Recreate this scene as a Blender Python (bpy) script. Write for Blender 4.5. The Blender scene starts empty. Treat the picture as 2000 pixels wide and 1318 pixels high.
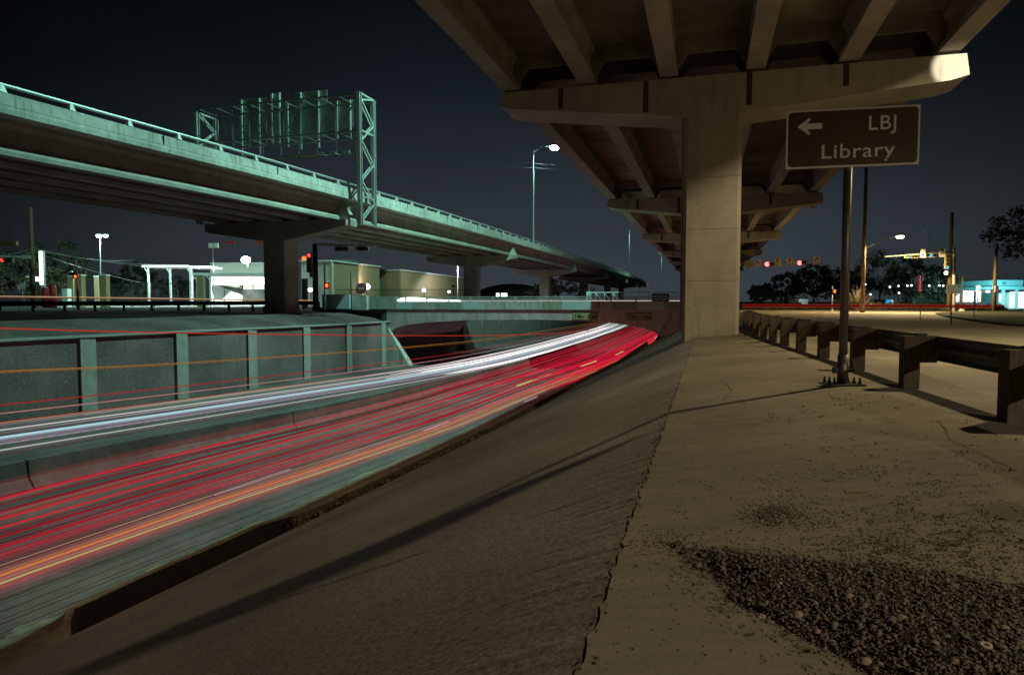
import bpy, math, random
import numpy as np
from mathutils import Vector, Matrix

random.seed(7); rng = np.random.default_rng(7)
PI = math.pi; R = math.radians
sc = bpy.context.scene
col = sc.collection

# ------------------------------------------------------------------ camera
F = 1333.3; PIT = math.atan(71 / F); CH = 1.15
cam = bpy.data.cameras.new('camera'); cam.lens = 24; cam.sensor_width = 36
cam.clip_start = 0.05; cam.clip_end = 4000
co = bpy.data.objects.new('camera', cam); col.objects.link(co)
co.location = (0, 0, CH); co.rotation_euler = (PI / 2 - PIT, 0, 0)
sc.camera = co

# ------------------------------------------------------------------ render / view
sc.render.engine = 'CYCLES'
sc.cycles.use_denoising = True
sc.cycles.max_bounces = 6; sc.cycles.diffuse_bounces = 3; sc.cycles.glossy_bounces = 2
sc.cycles.sample_clamp_indirect = 3.0
sc.cycles.transparent_max_bounces = 48
sc.cycles.caustics_reflective = False; sc.cycles.caustics_refractive = False
sc.view_settings.view_transform = 'Standard'; sc.view_settings.look = 'None'
sc.view_settings.gamma = 1.0; sc.view_settings.exposure = 0.0

# ------------------------------------------------------------------ night sky with the town's glow
world = bpy.data.worlds.new('World'); sc.world = world; world.use_nodes = True
nt = world.node_tree; nt.nodes.clear()
wo = nt.nodes.new('ShaderNodeOutputWorld'); bg = nt.nodes.new('ShaderNodeBackground')
tc = nt.nodes.new('ShaderNodeTexCoord'); sp = nt.nodes.new('ShaderNodeSeparateXYZ')
nt.links.new(tc.outputs['Generated'], sp.inputs[0])
rp = nt.nodes.new('ShaderNodeValToRGB')
nt.links.new(sp.outputs['Z'], rp.inputs[0])
cr = rp.color_ramp
cr.elements[0].position = 0.0; cr.elements[0].color = (0.041, 0.051, 0.060, 1)
cr.elements[1].position = 1.0; cr.elements[1].color = (0.0010, 0.0022, 0.0030, 1)
for pos, c in ((0.08, (0.034, 0.043, 0.051)), (0.17, (0.020, 0.0265, 0.033)), (0.28, (0.0085, 0.0125, 0.0165)), (0.42, (0.0026, 0.0050, 0.0065))):
    e = cr.elements.new(pos); e.color = (*c, 1)
nrm = nt.nodes.new('ShaderNodeVectorMath'); nrm.operation = 'DOT_PRODUCT'
gd = Vector((0.08, 1.0, 0.02)).normalized(); nrm.inputs[1].default_value = gd
nt.links.new(tc.outputs['Generated'], nrm.inputs[0])
mr = nt.nodes.new('ShaderNodeMapRange'); mr.inputs[1].default_value = 0.72; mr.inputs[2].default_value = 1.0
mr.inputs[3].default_value = 0.22; mr.inputs[4].default_value = 1.0
nt.links.new(nrm.outputs['Value'], mr.inputs[0])
mul = nt.nodes.new('ShaderNodeVectorMath'); mul.operation = 'SCALE'
sn = nt.nodes.new('ShaderNodeTexNoise'); sn.inputs['Scale'].default_value = 2.2; sn.inputs['Detail'].default_value = 4
smp = nt.nodes.new('ShaderNodeMapping'); smp.inputs['Scale'].default_value = (1, 1, 2.4); nt.links.new(tc.outputs['Generated'], smp.inputs[0]); nt.links.new(smp.outputs[0], sn.inputs['Vector'])
sr = nt.nodes.new('ShaderNodeMapRange'); sr.inputs[1].default_value = 0.3; sr.inputs[2].default_value = 0.7; sr.inputs[3].default_value = 0.82; sr.inputs[4].default_value = 1.18
nt.links.new(sn.outputs['Fac'], sr.inputs[0])
sm = nt.nodes.new('ShaderNodeMath'); sm.operation = 'MULTIPLY'; nt.links.new(mr.outputs[0], sm.inputs[0]); nt.links.new(sr.outputs[0], sm.inputs[1])
nt.links.new(rp.outputs[0], mul.inputs[0]); nt.links.new(sm.outputs[0], mul.inputs['Scale'])
nt.links.new(mul.outputs[0], bg.inputs[0]); bg.inputs[1].default_value = 1.0
nt.links.new(bg.outputs[0], wo.inputs[0])

# lamp strengths (watts)
WARM = (1.0, 0.81, 0.47); TEAL = (0.40, 1.0, 0.82); CYAN = (0.30, 0.85, 1.0)
P_FRONTAGE = 6300      # amber lamp on the frontage road beside the sign
P_DECK = 118000         # blue-green lamps above the elevated roads
P_CROSS = 15000         # amber lamp by the crossing

# ------------------------------------------------------------------ frames and pixel geometry
TH = R(16); CT, ST = math.cos(TH), math.sin(TH)
def W(p, s, z): return Vector((p * CT + s * ST, -p * ST + s * CT, z))
def ray(px, py):
    u = (px - 1000) / F; v = -(py - 659) / F
    c, s = math.cos(PIT), math.sin(PIT)
    return Vector((u, c + v * s, -s + v * c))
def GZ(px, py, z):
    d = ray(px, py); t = (z - CH) / d.z; return d * t + Vector((0, 0, CH))
def GY(px, py, Y):
    d = ray(px, py); return d * (Y / d.y) + Vector((0, 0, CH))
def GS(px, py, s):
    d = ray(px, py); return d * (s / (d.x * ST + d.y * CT)) + Vector((0, 0, CH))
def PS(v): return (v.x * CT - v.y * ST, v.x * ST + v.y * CT, v.z)
def itp(x, xs, ys): return float(np.interp(x, xs, ys))

# ------------------------------------------------------------------ mesh helpers
class MB:
    def __init__(self): self.v = []; self.f = []
    def box(self, a, b):
        n = len(self.v); x0, y0, z0 = a; x1, y1, z1 = b
        self.v += [(x0,y0,z0),(x1,y0,z0),(x1,y1,z0),(x0,y1,z0),(x0,y0,z1),(x1,y0,z1),(x1,y1,z1),(x0,y1,z1)]
        self.f += [tuple(n + i for i in q) for q in ((0,3,2,1),(4,5,6,7),(0,1,5,4),(1,2,6,5),(2,3,7,6),(3,0,4,7))]
        return self
    def hexa(self, pts):          # 4 bottom + 4 top
        n = len(self.v); self.v += [tuple(p) for p in pts]
        self.f += [tuple(n + i for i in q) for q in ((0,3,2,1),(4,5,6,7),(0,1,5,4),(1,2,6,5),(2,3,7,6),(3,0,4,7))]
        return self
    def psbox(self, p0, p1, s0, s1, z0, z1, bev=0):
        return self.hexa([W(p0,s0,z0),W(p1,s0,z0),W(p1,s1,z0),W(p0,s1,z0),W(p0,s0,z1),W(p1,s0,z1),W(p1,s1,z1),W(p0,s1,z1)])
    def obox(self, c, X, Y, Z):   # centre and three half axes
        c = Vector(c); X = Vector(X); Y = Vector(Y); Z = Vector(Z)
        return self.hexa([c-X-Y-Z, c+X-Y-Z, c+X+Y-Z, c-X+Y-Z, c-X-Y+Z, c+X-Y+Z, c+X+Y+Z, c-X+Y+Z])
    def poly(self, pts):
        n = len(self.v); self.v += [tuple(p) for p in pts]; self.f.append(tuple(range(n, n + len(pts)))); return self
    def loft(self, rows, closed=False, caps=False):
        n = len(self.v); m = len(rows[0])
        for r in rows: self.v += [tuple(p) for p in r]
        for i in range(len(rows) - 1):
            for j in range(m if closed else m - 1):
                a = n + i * m + j; b = n + i * m + (j + 1) % m
                self.f.append((a, b, b + m, a + m))
        if caps:
            self.f.append(tuple(n + j for j in range(m))[::-1])
            self.f.append(tuple(n + (len(rows) - 1) * m + j for j in range(m)))
        return self
    def tube(self, pts, r, k=8, caps=True):
        pts = [Vector(p) for p in pts]; rows = []
        rr = r if isinstance(r, (list, tuple)) else [r] * len(pts)
        up0 = None
        for i, p in enumerate(pts):
            d = (pts[min(i + 1, len(pts) - 1)] - pts[max(i - 1, 0)]).normalized()
            if up0 is None:
                up0 = Vector((0, 0, 1)) if abs(d.z) < 0.9 else Vector((1, 0, 0))
            a = d.cross(up0).normalized(); b = a.cross(d).normalized(); up0 = b if abs(d.z) >= 0.9 else up0
            rows.append([p + (a * math.cos(2*PI*j/k) + b * math.sin(2*PI*j/k)) * rr[i] for j in range(k)])
        return self.loft(rows, True, caps)
    def bar(self, a, b, w, h, up=(0, 0, 1)):
        a = Vector(a); b = Vector(b); d = (b - a); L = d.length; d.normalize()
        up = Vector(up)
        if abs(d.dot(up)) > 0.95: up = Vector((CT, -ST, 0))
        x = d.cross(up).normalized(); y = x.cross(d).normalized()
        return self.obox((a + b) / 2, x * w / 2, d * L / 2, y * h / 2)
    def angle_bar(self, a, b, w):   # L-shaped lacing reads as two thin legs
        self.bar(a, b, w, w * 0.25); return self
    def sphere(self, c, r, k=10, m=6, sz=1.0):
        c = Vector(c); rows = []
        for i in range(m + 1):
            t = PI * i / m - PI / 2
            rr = max(math.cos(t), 0.001) * r
            rows.append([c + Vector((rr * math.cos(2*PI*j/k), rr * math.sin(2*PI*j/k), r * sz * math.sin(t))) for j in range(k)])
        return self.loft(rows, True)
    def build(self, name, mat, parent=None, smooth=False):
        o0 = parent_origin(parent)
        me = bpy.data.meshes.new(name)
        me.from_pydata([(v[0]-o0[0], v[1]-o0[1], v[2]-o0[2]) for v in self.v], [], self.f)
        me.materials.append(mat)
        if smooth:
            for p in me.polygons: p.use_smooth = True
        me.update()
        o = bpy.data.objects.new(name, me); col.objects.link(o)
        if parent: o.parent = parent
        return o
def parent_origin(o):
    x = Vector((0, 0, 0))
    while o: x += o.location; o = o.parent
    return x
def thing(name, label, cat, loc, group=None):
    o = bpy.data.objects.new(name, None); col.objects.link(o); o.location = loc
    o.empty_display_size = 0.2
    o['label'] = label; o['category'] = cat
    if group: o["group"] = group
    return o
def tag(o, label, cat, group=None):
    o['label'] = label; o['category'] = cat
    if group: o["group"] = group
    return o
def struct(o): o['kind'] = 'structure'; return o
def stuff(o, label=None, cat=None):
    o['kind'] = 'stuff'
    if label: o['label'] = label; o['category'] = cat
    return o
def npmesh(name, V, Fc, mat, parent=None):
    o0 = parent_origin(parent)
    me = bpy.data.meshes.new(name)
    V = np.asarray(V, float) - np.array(o0)
    Fc = np.asarray(Fc); k = Fc.shape[1]
    me.vertices.add(len(V)); me.vertices.foreach_set('co', V.ravel())
    me.loops.add(Fc.size); me.loops.foreach_set('vertex_index', Fc.ravel().astype(np.int32))
    me.polygons.add(len(Fc)); me.polygons.foreach_set('loop_start', np.arange(0, Fc.size, k, dtype=np.int32))
    me.polygons.foreach_set('loop_total', np.full(len(Fc), k, dtype=np.int32))
    me.materials.append(mat); me.update(calc_edges=True)
    o = bpy.data.objects.new(name, me); col.objects.link(o)
    if parent: o.parent = parent
    return o
def copy_tree(o, parent=None, delta=None):
    c = o.copy(); col.objects.link(c); c.parent = parent
    if delta is not None: c.location = o.location + delta
    for ch in [k for k in bpy.data.objects if k.parent == o]: copy_tree(ch, c)
    return c
def text(name, s, size, origin, X, U, mat, parent, depth=0.004, align='LEFT', sx=1.0, bold=0.0):
    cu = bpy.data.curves.new(name, 'FONT'); cu.body = s; cu.size = size; cu.align_x = align
    cu.extrude = depth / 2; cu.offset = bold; cu.space_character = 1.08; cu.resolution_u = 4
    to = bpy.data.objects.new('tmp', cu); col.objects.link(to)
    bpy.context.view_layer.update()
    me = bpy.data.meshes.new_from_object(to); bpy.data.objects.remove(to)
    X = Vector(X).normalized(); U = Vector(U).normalized(); N = X.cross(U)
    origin = Vector(origin); o0 = parent_origin(parent)
    for v in me.vertices:
        q = v.co.copy(); v.co = origin + X * q.x * sx + U * q.y + N * q.z - o0
    me.materials.clear(); me.materials.append(mat)
    o = bpy.data.objects.new(name, me); col.objects.link(o); o.parent = parent
    return o

# ------------------------------------------------------------------ materials
def mat(name, c, rough=0.85, metal=0.0, var=0.25, scale=3.0, bump=0.0, bscale=60.0, streak=0.0, streak_c=(0.08,0.06,0.045),
        spec=0.3, grime=0.0, stretch=(1,1,1), speck=0.0, speck_c=(0.02,0.018,0.015), speck_s=40.0):
    m = bpy.data.materials.new(name); m.use_nodes = True; t = m.node_tree; N = t.nodes; L = t.links
    b = N['Principled BSDF']; b.inputs['Roughness'].default_value = rough; b.inputs['Metallic'].default_value = metal
    b.inputs['Specular IOR Level'].default_value = spec
    g = N.new('ShaderNodeNewGeometry'); mp = N.new('ShaderNodeMapping'); L.new(g.outputs['Position'], mp.inputs[0])
    mp.inputs['Scale'].default_value = stretch
    n = N.new('ShaderNodeTexNoise'); n.inputs['Scale'].default_value = scale; n.inputs['Detail'].default_value = 8; n.inputs['Roughness'].default_value = 0.62
    L.new(mp.outputs[0], n.inputs['Vector'])
    r = N.new('ShaderNodeMapRange'); r.inputs[1].default_value = 0.3; r.inputs[2].default_value = 0.7
    r.inputs[3].default_value = 1 - var; r.inputs[4].default_value = 1 + var
    L.new(n.outputs['Fac'], r.inputs[0])
    s = N.new('ShaderNodeVectorMath'); s.operation = 'SCALE'; s.inputs[0].default_value = c
    L.new(r.outputs[0], s.inputs['Scale']); out = s.outputs[0]
    if grime:
        n2 = N.new('ShaderNodeTexNoise'); n2.inputs['Scale'].default_value = 0.35; n2.inputs['Detail'].default_value = 5
        L.new(g.outputs['Position'], n2.inputs['Vector'])
        r2 = N.new('ShaderNodeMapRange'); r2.inputs[1].default_value = 0.35; r2.inputs[2].default_value = 0.65
        r2.inputs[3].default_value = 1 - grime; r2.inputs[4].default_value = 1.0 + grime * 0.4
        L.new(n2.outputs['Fac'], r2.inputs[0])
        s2 = N.new('ShaderNodeVectorMath'); s2.operation = 'SCALE'; L.new(out, s2.inputs[0]); L.new(r2.outputs[0], s2.inputs['Scale']); out = s2.outputs[0]
    if streak:
        mp2 = N.new('ShaderNodeMapping'); mp2.inputs['Scale'].default_value = (1.7, 1.7, 0.16); L.new(g.outputs['Position'], mp2.inputs[0])
        n3 = N.new('ShaderNodeTexNoise'); n3.inputs['Scale'].default_value = 2.2; n3.inputs['Detail'].default_value = 6; n3.inputs['Roughness'].default_value = 0.7
        L.new(mp2.outputs[0], n3.inputs['Vector'])
        r3 = N.new('ShaderNodeMapRange'); r3.inputs[1].default_value = 0.53; r3.inputs[2].default_value = 0.72
        r3.inputs[3].default_value = 0; r3.inputs[4].default_value = streak; L.new(n3.outputs['Fac'], r3.inputs[0])
        mx = N.new('ShaderNodeMix'); mx.data_type = 'RGBA'; L.new(r3.outputs[0], mx.inputs['Factor']); L.new(out, mx.inputs['A']); mx.inputs['B'].default_value = (*streak_c, 1)
        out = mx.outputs['Result']
    if speck:
        n4 = N.new('ShaderNodeTexNoise'); n4.inputs['Scale'].default_value = speck_s; n4.inputs['Detail'].default_value = 3
        L.new(g.outputs['Position'], n4.inputs['Vector'])
        r4 = N.new('ShaderNodeMapRange'); r4.inputs[1].default_value = 0.58; r4.inputs[2].default_value = 0.70
        r4.inputs[3].default_value = 0; r4.inputs[4].default_value = speck; L.new(n4.outputs['Fac'], r4.inputs[0])
        mx = N.new('ShaderNodeMix'); mx.data_type = 'RGBA'; L.new(r4.outputs[0], mx.inputs['Factor']); L.new(out, mx.inputs['A']); mx.inputs['B'].default_value = (*speck_c, 1)
        out = mx.outputs['Result']
    L.new(out, b.inputs['Base Color'])
    if bump:
        nb = N.new('ShaderNodeTexNoise'); nb.inputs['Scale'].default_value = bscale; nb.inputs['Detail'].default_value = 5; nb.inputs['Roughness'].default_value = 0.7
        L.new(mp.outputs[0], nb.inputs['Vector'])
        bp = N.new('ShaderNodeBump'); bp.inputs['Strength'].default_value = bump; bp.inputs['Distance'].default_value = 0.02
        L.new(nb.outputs['Fac'], bp.inputs['Height']); L.new(bp.outputs[0], b.inputs['Normal'])
    return m
def glow(name, c, k, sample='NONE'):
    m = bpy.data.materials.new(name); m.use_nodes = True; t = m.node_tree; t.nodes.clear()
    o = t.nodes.new('ShaderNodeOutputMaterial'); e = t.nodes.new('ShaderNodeEmission')
    e.inputs[0].default_value = (*c, 1); e.inputs[1].default_value = k; t.links.new(e.outputs[0], o.inputs[0])
    m.cycles.emission_sampling = sample
    return m
M = dict(
    deck=mat('weathered_concrete', (0.36,0.325,0.285), 0.9, var=0.16, scale=1.3, bump=0.25, bscale=30, streak=0.35, streak_c=(0.12,0.09,0.065), grime=0.2),
    pier=mat('pier_concrete', (0.42,0.385,0.325), 0.88, var=0.13, scale=1.0, bump=0.2, bscale=25, streak=0.38, streak_c=(0.15,0.12,0.08), grime=0.12),
    parapet=mat('stained_parapet_concrete', (0.46,0.44,0.40), 0.9, var=0.22, scale=2.5, bump=0.2, bscale=30, streak=0.95, streak_c=(0.13,0.10,0.08), grime=0.25),
    fascia=mat('bridge_fascia_concrete', (0.50,0.40,0.40), 0.9, var=0.2, scale=2.0, bump=0.2, streak=0.7, streak_c=(0.05,0.045,0.045), grime=0.2),
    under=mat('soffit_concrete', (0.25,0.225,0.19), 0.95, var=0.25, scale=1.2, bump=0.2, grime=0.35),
    apron=mat('broomed_apron_concrete', (0.255,0.22,0.162), 0.92, var=0.17, scale=2.6, bump=0.3, bscale=60, grime=0.34, stretch=(0.5,3.0,1), speck=0.35, speck_c=(0.10,0.08,0.05), speck_s=55),
    slope=mat('rough_slope_concrete', (0.39,0.35,0.315), 0.95, var=0.5, scale=30, bump=0.45, bscale=140, grime=0.30, speck=0.75, speck_c=(0.05,0.042,0.035), speck_s=62),
    gutter=mat('gutter_concrete', (0.185,0.155,0.115), 0.95, var=0.3, scale=5, bump=0.6, bscale=30, grime=0.4, speck=0.5),
    dirt=mat('gutter_dirt', (0.075,0.06,0.035), 1.0, var=0.5, scale=20, bump=1.0, bscale=40),
    road=mat('freeway_concrete', (0.11,0.080,0.078), 0.75, var=0.25, scale=3.0, bump=0.35, bscale=120, grime=0.3, speck=0.4, speck_s=30, speck_c=(0.05,0.05,0.05)),
    asphalt=mat('frontage_asphalt', (0.30,0.265,0.20), 0.9, var=0.18, scale=1.2, bump=0.4, bscale=120, grime=0.25, stretch=(1,1,1)),
    aggregate=mat('exposed_aggregate', (0.20,0.125,0.13), 0.95, var=0.6, scale=22, bump=1.0, bscale=26, grime=0.35, streak=0.45, streak_c=(0.05,0.04,0.04), speck=0.6, speck_s=14, speck_c=(0.34,0.28,0.27)),
    pilaster=mat('smooth_pilaster_concrete', (0.31,0.275,0.255), 0.9, var=0.18, scale=2, streak=0.6, streak_c=(0.14,0.13,0.11), bump=0.1),
    barrier=mat('worn_barrier_concrete', (0.115,0.09,0.088), 0.9, var=0.25, scale=3, streak=0.5, streak_c=(0.06,0.055,0.05), grime=0.3),
    farwall=mat('dark_wall_concrete', (0.115,0.105,0.10), 0.95, var=0.2, scale=2, streak=0.3),  # one even dark concrete tone for the wall beyond the underpass
    berm=mat('berm_ground', (0.095,0.062,0.058), 1.0, var=0.35, scale=2.5, bump=0.6, bscale=20, grime=0.4),
    ground=mat('dark_ground', (0.10,0.095,0.085), 1.0, var=0.4, scale=0.8, bump=0.4, bscale=10, grime=0.4),
    grass=mat('verge_grass', (0.060,0.075,0.040), 1.0, var=0.5, scale=6, bump=1.0, bscale=40),
    galv=mat('galvanised_steel', (0.36,0.37,0.36), 0.55, 0.6, var=0.15, scale=5),
    paintsteel=mat('painted_steel', (0.45,0.46,0.43), 0.6, 0.2, var=0.15, scale=4),
    trusssteel=mat('dull_truss_steel', (0.17,0.17,0.16), 0.7, 0.4, var=0.3, scale=6),
    darksteel=mat('dark_steel', (0.035,0.035,0.035), 0.6, 0.5, var=0.3, scale=6),
    ruststeel=mat('rusty_steel', (0.12,0.075,0.05), 0.8, 0.4, var=0.4, scale=9),
    railsteel=mat('weathered_rail_steel', (0.13,0.12,0.11), 0.6, 0.6, var=0.35, scale=8),
    wood=mat('weathered_wood', (0.105,0.080,0.055), 0.95, var=0.4, scale=10, bump=0.6, bscale=30, stretch=(6,6,0.6)),
    polewood=mat('pole_wood', (0.17,0.115,0.06), 0.95, var=0.3, scale=8, bump=0.4, bscale=20, stretch=(6,6,0.5)),
    signpost=mat('sign_post_steel', (0.16,0.145,0.125), 0.45, 0.7, var=0.2, scale=6),
    brown=mat('brown_sign_sheeting', (0.075,0.040,0.003), 0.5, 0, var=0.25, scale=1.2, streak=0.4, streak_c=(0.13,0.085,0.006)),
    signwhite=mat('white_sign_sheeting', (0.86,0.76,0.68), 0.5, 0, var=0.08, scale=3),
    white=mat('white_sheeting', (0.75,0.72,0.66), 0.5, 0, var=0.06, scale=3),
    black=mat('black_print', (0.012,0.012,0.012), 0.6, 0, var=0.1),
    yellow=mat('yellow_sheeting', (0.42,0.38,0.13), 0.6, 0, var=0.2, scale=4),
    sigyel=mat('signal_yellow', (0.22,0.17,0.045), 0.5, 0, var=0.2, scale=6),
    redsheet=mat('red_sheeting', (0.45,0.03,0.03), 0.5, 0, var=0.1),
    blue=mat('blue_sheeting', (0.03,0.11,0.38), 0.5, 0, var=0.1),
    brick=mat('tan_brick', (0.36,0.26,0.15), 0.95, var=0.3, scale=9, bump=0.4, bscale=20),
    stucco=mat('pale_stucco', (0.5,0.47,0.42), 0.95, var=0.1),
    metalw=mat('white_metal', (0.75,0.76,0.74), 0.5, 0, var=0.06),
    leaf=mat('foliage', (0.085,0.078,0.045), 0.9, var=0.6, scale=1.2),
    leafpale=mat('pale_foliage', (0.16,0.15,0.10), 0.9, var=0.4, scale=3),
    bark=mat('bark', (0.10,0.075,0.05), 1.0, var=0.3, scale=8),
    pebble=mat('river_gravel', (0.125,0.102,0.073), 0.9, var=0.7, scale=70, spec=0.3),
    pebbledark=mat('dark_gravel', (0.085,0.066,0.042), 0.9, var=0.6, scale=40),
    stone=mat('pale_stone', (0.24,0.185,0.12), 0.85, var=0.3, scale=20, bump=0.3, bscale=60),
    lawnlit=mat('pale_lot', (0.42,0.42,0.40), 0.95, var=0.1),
    paint=mat('road_paint', (0.62,0.60,0.58), 0.8, 0, var=0.25, scale=12),
    glass=mat('dark_glass', (0.02,0.025,0.03), 0.1, 0, var=0.05, spec=0.6),
    teal=mat('canopy_panel', (0.30,0.62,0.58), 0.7, 0, var=0.08),
)
E_ = dict(
    deck=glow('lamp_lens_blue_green', (0.62,1.0,0.92), 60), warm=glow('lamp_lens_amber', (1.0,0.88,0.55), 30),
    red=glow('signal_red_lens', (1.0,0.05,0.04), 2.2), redbig=glow('signal_red_bright_lens', (1.0,0.07,0.06), 10), amber=glow('signal_amber_lens', (1.0,0.16,0.02), 2.2),
    cyan=glow('signal_green_lens', (0.03,0.55,1.0), 1.6), store=glow('storefront_glow', (1.0,1.0,0.97), 2.6, 'AUTO'), storeteal=glow('storefront_teal_glow', (0.7,1.0,0.93), 2.0, 'AUTO'),
    tube=glow('fluorescent_tube', (0.75,1.0,0.92), 2.5), dot=glow('far_lamp', (0.85,0.95,1.0), 4), dotc=glow('far_lamp_teal', (0.35,1.0,0.85), 5),
)
def spot(parent, loc, watts, c, size=R(165), blend=0.35, radius=0.25, direction=(0, 0, -1)):
    l = bpy.data.lights.new('lamp_light', 'SPOT'); l.energy = watts; l.color = c; l.spot_size = size; l.spot_blend = blend
    l.shadow_soft_size = radius
    o = bpy.data.objects.new('lamp_light', l); col.objects.link(o); o.parent = parent
    o.location = Vector(loc) - parent_origin(parent)
    o.rotation_euler = Vector(direction).to_track_quat('-Z', 'Y').to_euler()
    return o

# ================================================================== TERRAIN
S_ST = [-12,-6,0,4,8,12,16,20,24,28,32,36,40,42,44,46,48,50,52,54,56.2]
RZx = [-40, 8, 15, 28, 57, 110, 180, 300]
RZy = [-3.75, -3.85, -4.0, -4.4, -4.65, -4.65, -4.4, -3.0]
def roadz(s): return itp(s, RZx, RZy)
GPx = [-40, 6, 13, 17, 30, 42, 50, 55, 120]; GPy = [-9.2,-8.9,-8.55,-8.45,-8.0,-7.6,-5.8,-4.25,-4.25]
GZx = [-40, 6, 13, 17, 30, 42, 50, 55, 120]; GZy = [-3.65,-3.7,-3.8,-3.9,-4.1,-4.05,-3.3,-2.2,-2.2]
def gutp(s): return itp(s, GPx, GPy)
def gutz(s): return itp(s, GZx, GZy)
REx = [-40, 8, 25, 38, 50, 57, 95, 300]; REy = [-9.8,-9.75,-9.7,-9.2,-8.2,-7.3,-6.6,-6.6]
def gw(s): return itp(s, [7.6, 8.2, 12.6, 14.0], [0.16, 0.74, 0.74, 0.42]) + (0.02 * math.sin(s * 2.1) if s < 13 else 0)
def redge(s): return itp(s, REx, REy)
JP = -0.45
def apz(p): return 0.1 * (min(p, 1.74) - 1.74)
WLx = [-40, 26, 43, 56, 80, 300]; WLy = [-29.6, -28.85, -28.1, -27.8, -27.8, -27.8]
def wallp(s): return itp(s, WLx, WLy)
def wallz(s): return itp(s, [-40, 26, 50, 300], [-0.2, -0.5, -0.66, -0.66])
def frange(a, b, d):
    n = max(1, int(round((b - a) / d))); return [a + (b - a) * i / n for i in range(n + 1)]

# joint (jagged crack) offsets
jit = {}
def joint(s):
    k = round(s, 3)
    if k not in jit: jit[k] = JP + random.uniform(-0.02, 0.02)
    return jit[k]
fine = sorted(set([round(x, 3) for x in frange(-12, 14, 0.07)] + [round(x, 3) for x in frange(14, 56.2, 0.5)]))
# road surface
mb = MB()
rows = []
for s in frange(-12, 300, 4):
    z = roadz(s); a = redge(s); b = wallp(s)
    rows.append([W(a + (b - a) * i / 10, s, z) for i in range(11)])
struct(mb.loft(rows).build('freeway', M['road']))
# concrete band + gutter + slope
mb = MB(); rows = []
for s in fine:
    jl = 0.10 * math.sin(s * 2.3) + 0.06 * math.sin(s * 7.1) + random.uniform(-0.05, 0.05)
    g = gutp(s); gz = gutz(s); rz = roadz(s)
    rows.append([W(redge(s) + jl - 0.2, s, rz + 0.012), W(redge(s) + jl * 0.5 + 0.1, s, rz + 0.03), W(g - 0.14 - gw(s), s, gz + 0.06), W(g - gw(s), s, gz + 0.05 + random.uniform(-0.012, 0.012))])
struct(mb.loft(rows).build('shoulder_pavement', M['gutter']))
mb = MB(); rows = []
for s in fine:
    g = gutp(s); gz = gutz(s)
    dp = itp(s, [7.6, 8.0, 12.8, 13.8], [0.06, 0.95, 0.95, 0.16]); rows.append([W(g - gw(s), s, gz + 0.05), W(g - gw(s) + 0.02, s, gz - dp), W(g - min(0.1, gw(s) * 0.4), s, gz - dp - 0.02), W(g - 0.02, s, gz - dp + 0.05), W(g, s, gz + 0.02)])
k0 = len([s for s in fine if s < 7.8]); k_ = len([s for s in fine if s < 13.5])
struct(MB().loft(rows[:k0 + 1]).build('gutter', M['gutter']))
mb = MB()
struct(mb.loft(rows[k0:k_]).build('gutter', mat('debris_painted_shadow', (0.014, 0.012, 0.010), 0.8, var=0.4, scale=12, bump=0.6, bscale=20)))  # near-black for dark debris, with the sign's cast shadow painted in
struct(MB().loft(rows[k_ - 1:]).build('gutter', M['dirt']))
mb = MB(); rows = []
for s in fine:
    g = gutp(s); gz = gutz(s); j = joint(s) - 0.004 - abs(random.gauss(0, 0.006)); jz = apz(JP) - 0.005
    r = []
    for i in range(13):
        t = i / 12; t2 = t
        r.append(W(g + ((j if i == 12 else JP - 0.02) - g) * t2, s, gz + 0.02 + (jz - gz - 0.02) * t2 + (0.010 * math.sin(i * 1.7) * math.sin(s * 0.23 + i) if 0 < i < 12 else 0)))
    r.append(W(j + 0.003, s, jz - 0.06))
    rows.append(r)
struct(mb.loft(rows).build('slope_paving', M['slope'], smooth=False))
mb = MB(); mb.loft([[W(JP - 0.2, s, apz(JP) - 0.17), W(JP + 0.08, s, apz(JP) - 0.05)] for s in frange(-12, 56, 2)])
struct(mb.build('joint_bed', M['dirt']))
for s in (5.2, 12.5, 21, 30, 39, 47):
    rw = []
    for i in range(9):
        t_ = i / 8; g = gutp(s); p_ = g + (JP - g) * t_; z_ = gutz(s) + 0.02 + (apz(JP) - 0.005 - gutz(s) - 0.02) * t_ + 0.006; w2 = 0.007 + 0.006 * random.random(); o_ = random.uniform(-0.02, 0.02)
        rw.append([W(p_, s + o_ - w2, z_ + 0.004), W(p_, s + o_ + w2, z_ + 0.004)])
    struct(MB().loft(rw).build('slab_joint', M['dirt']))
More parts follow.
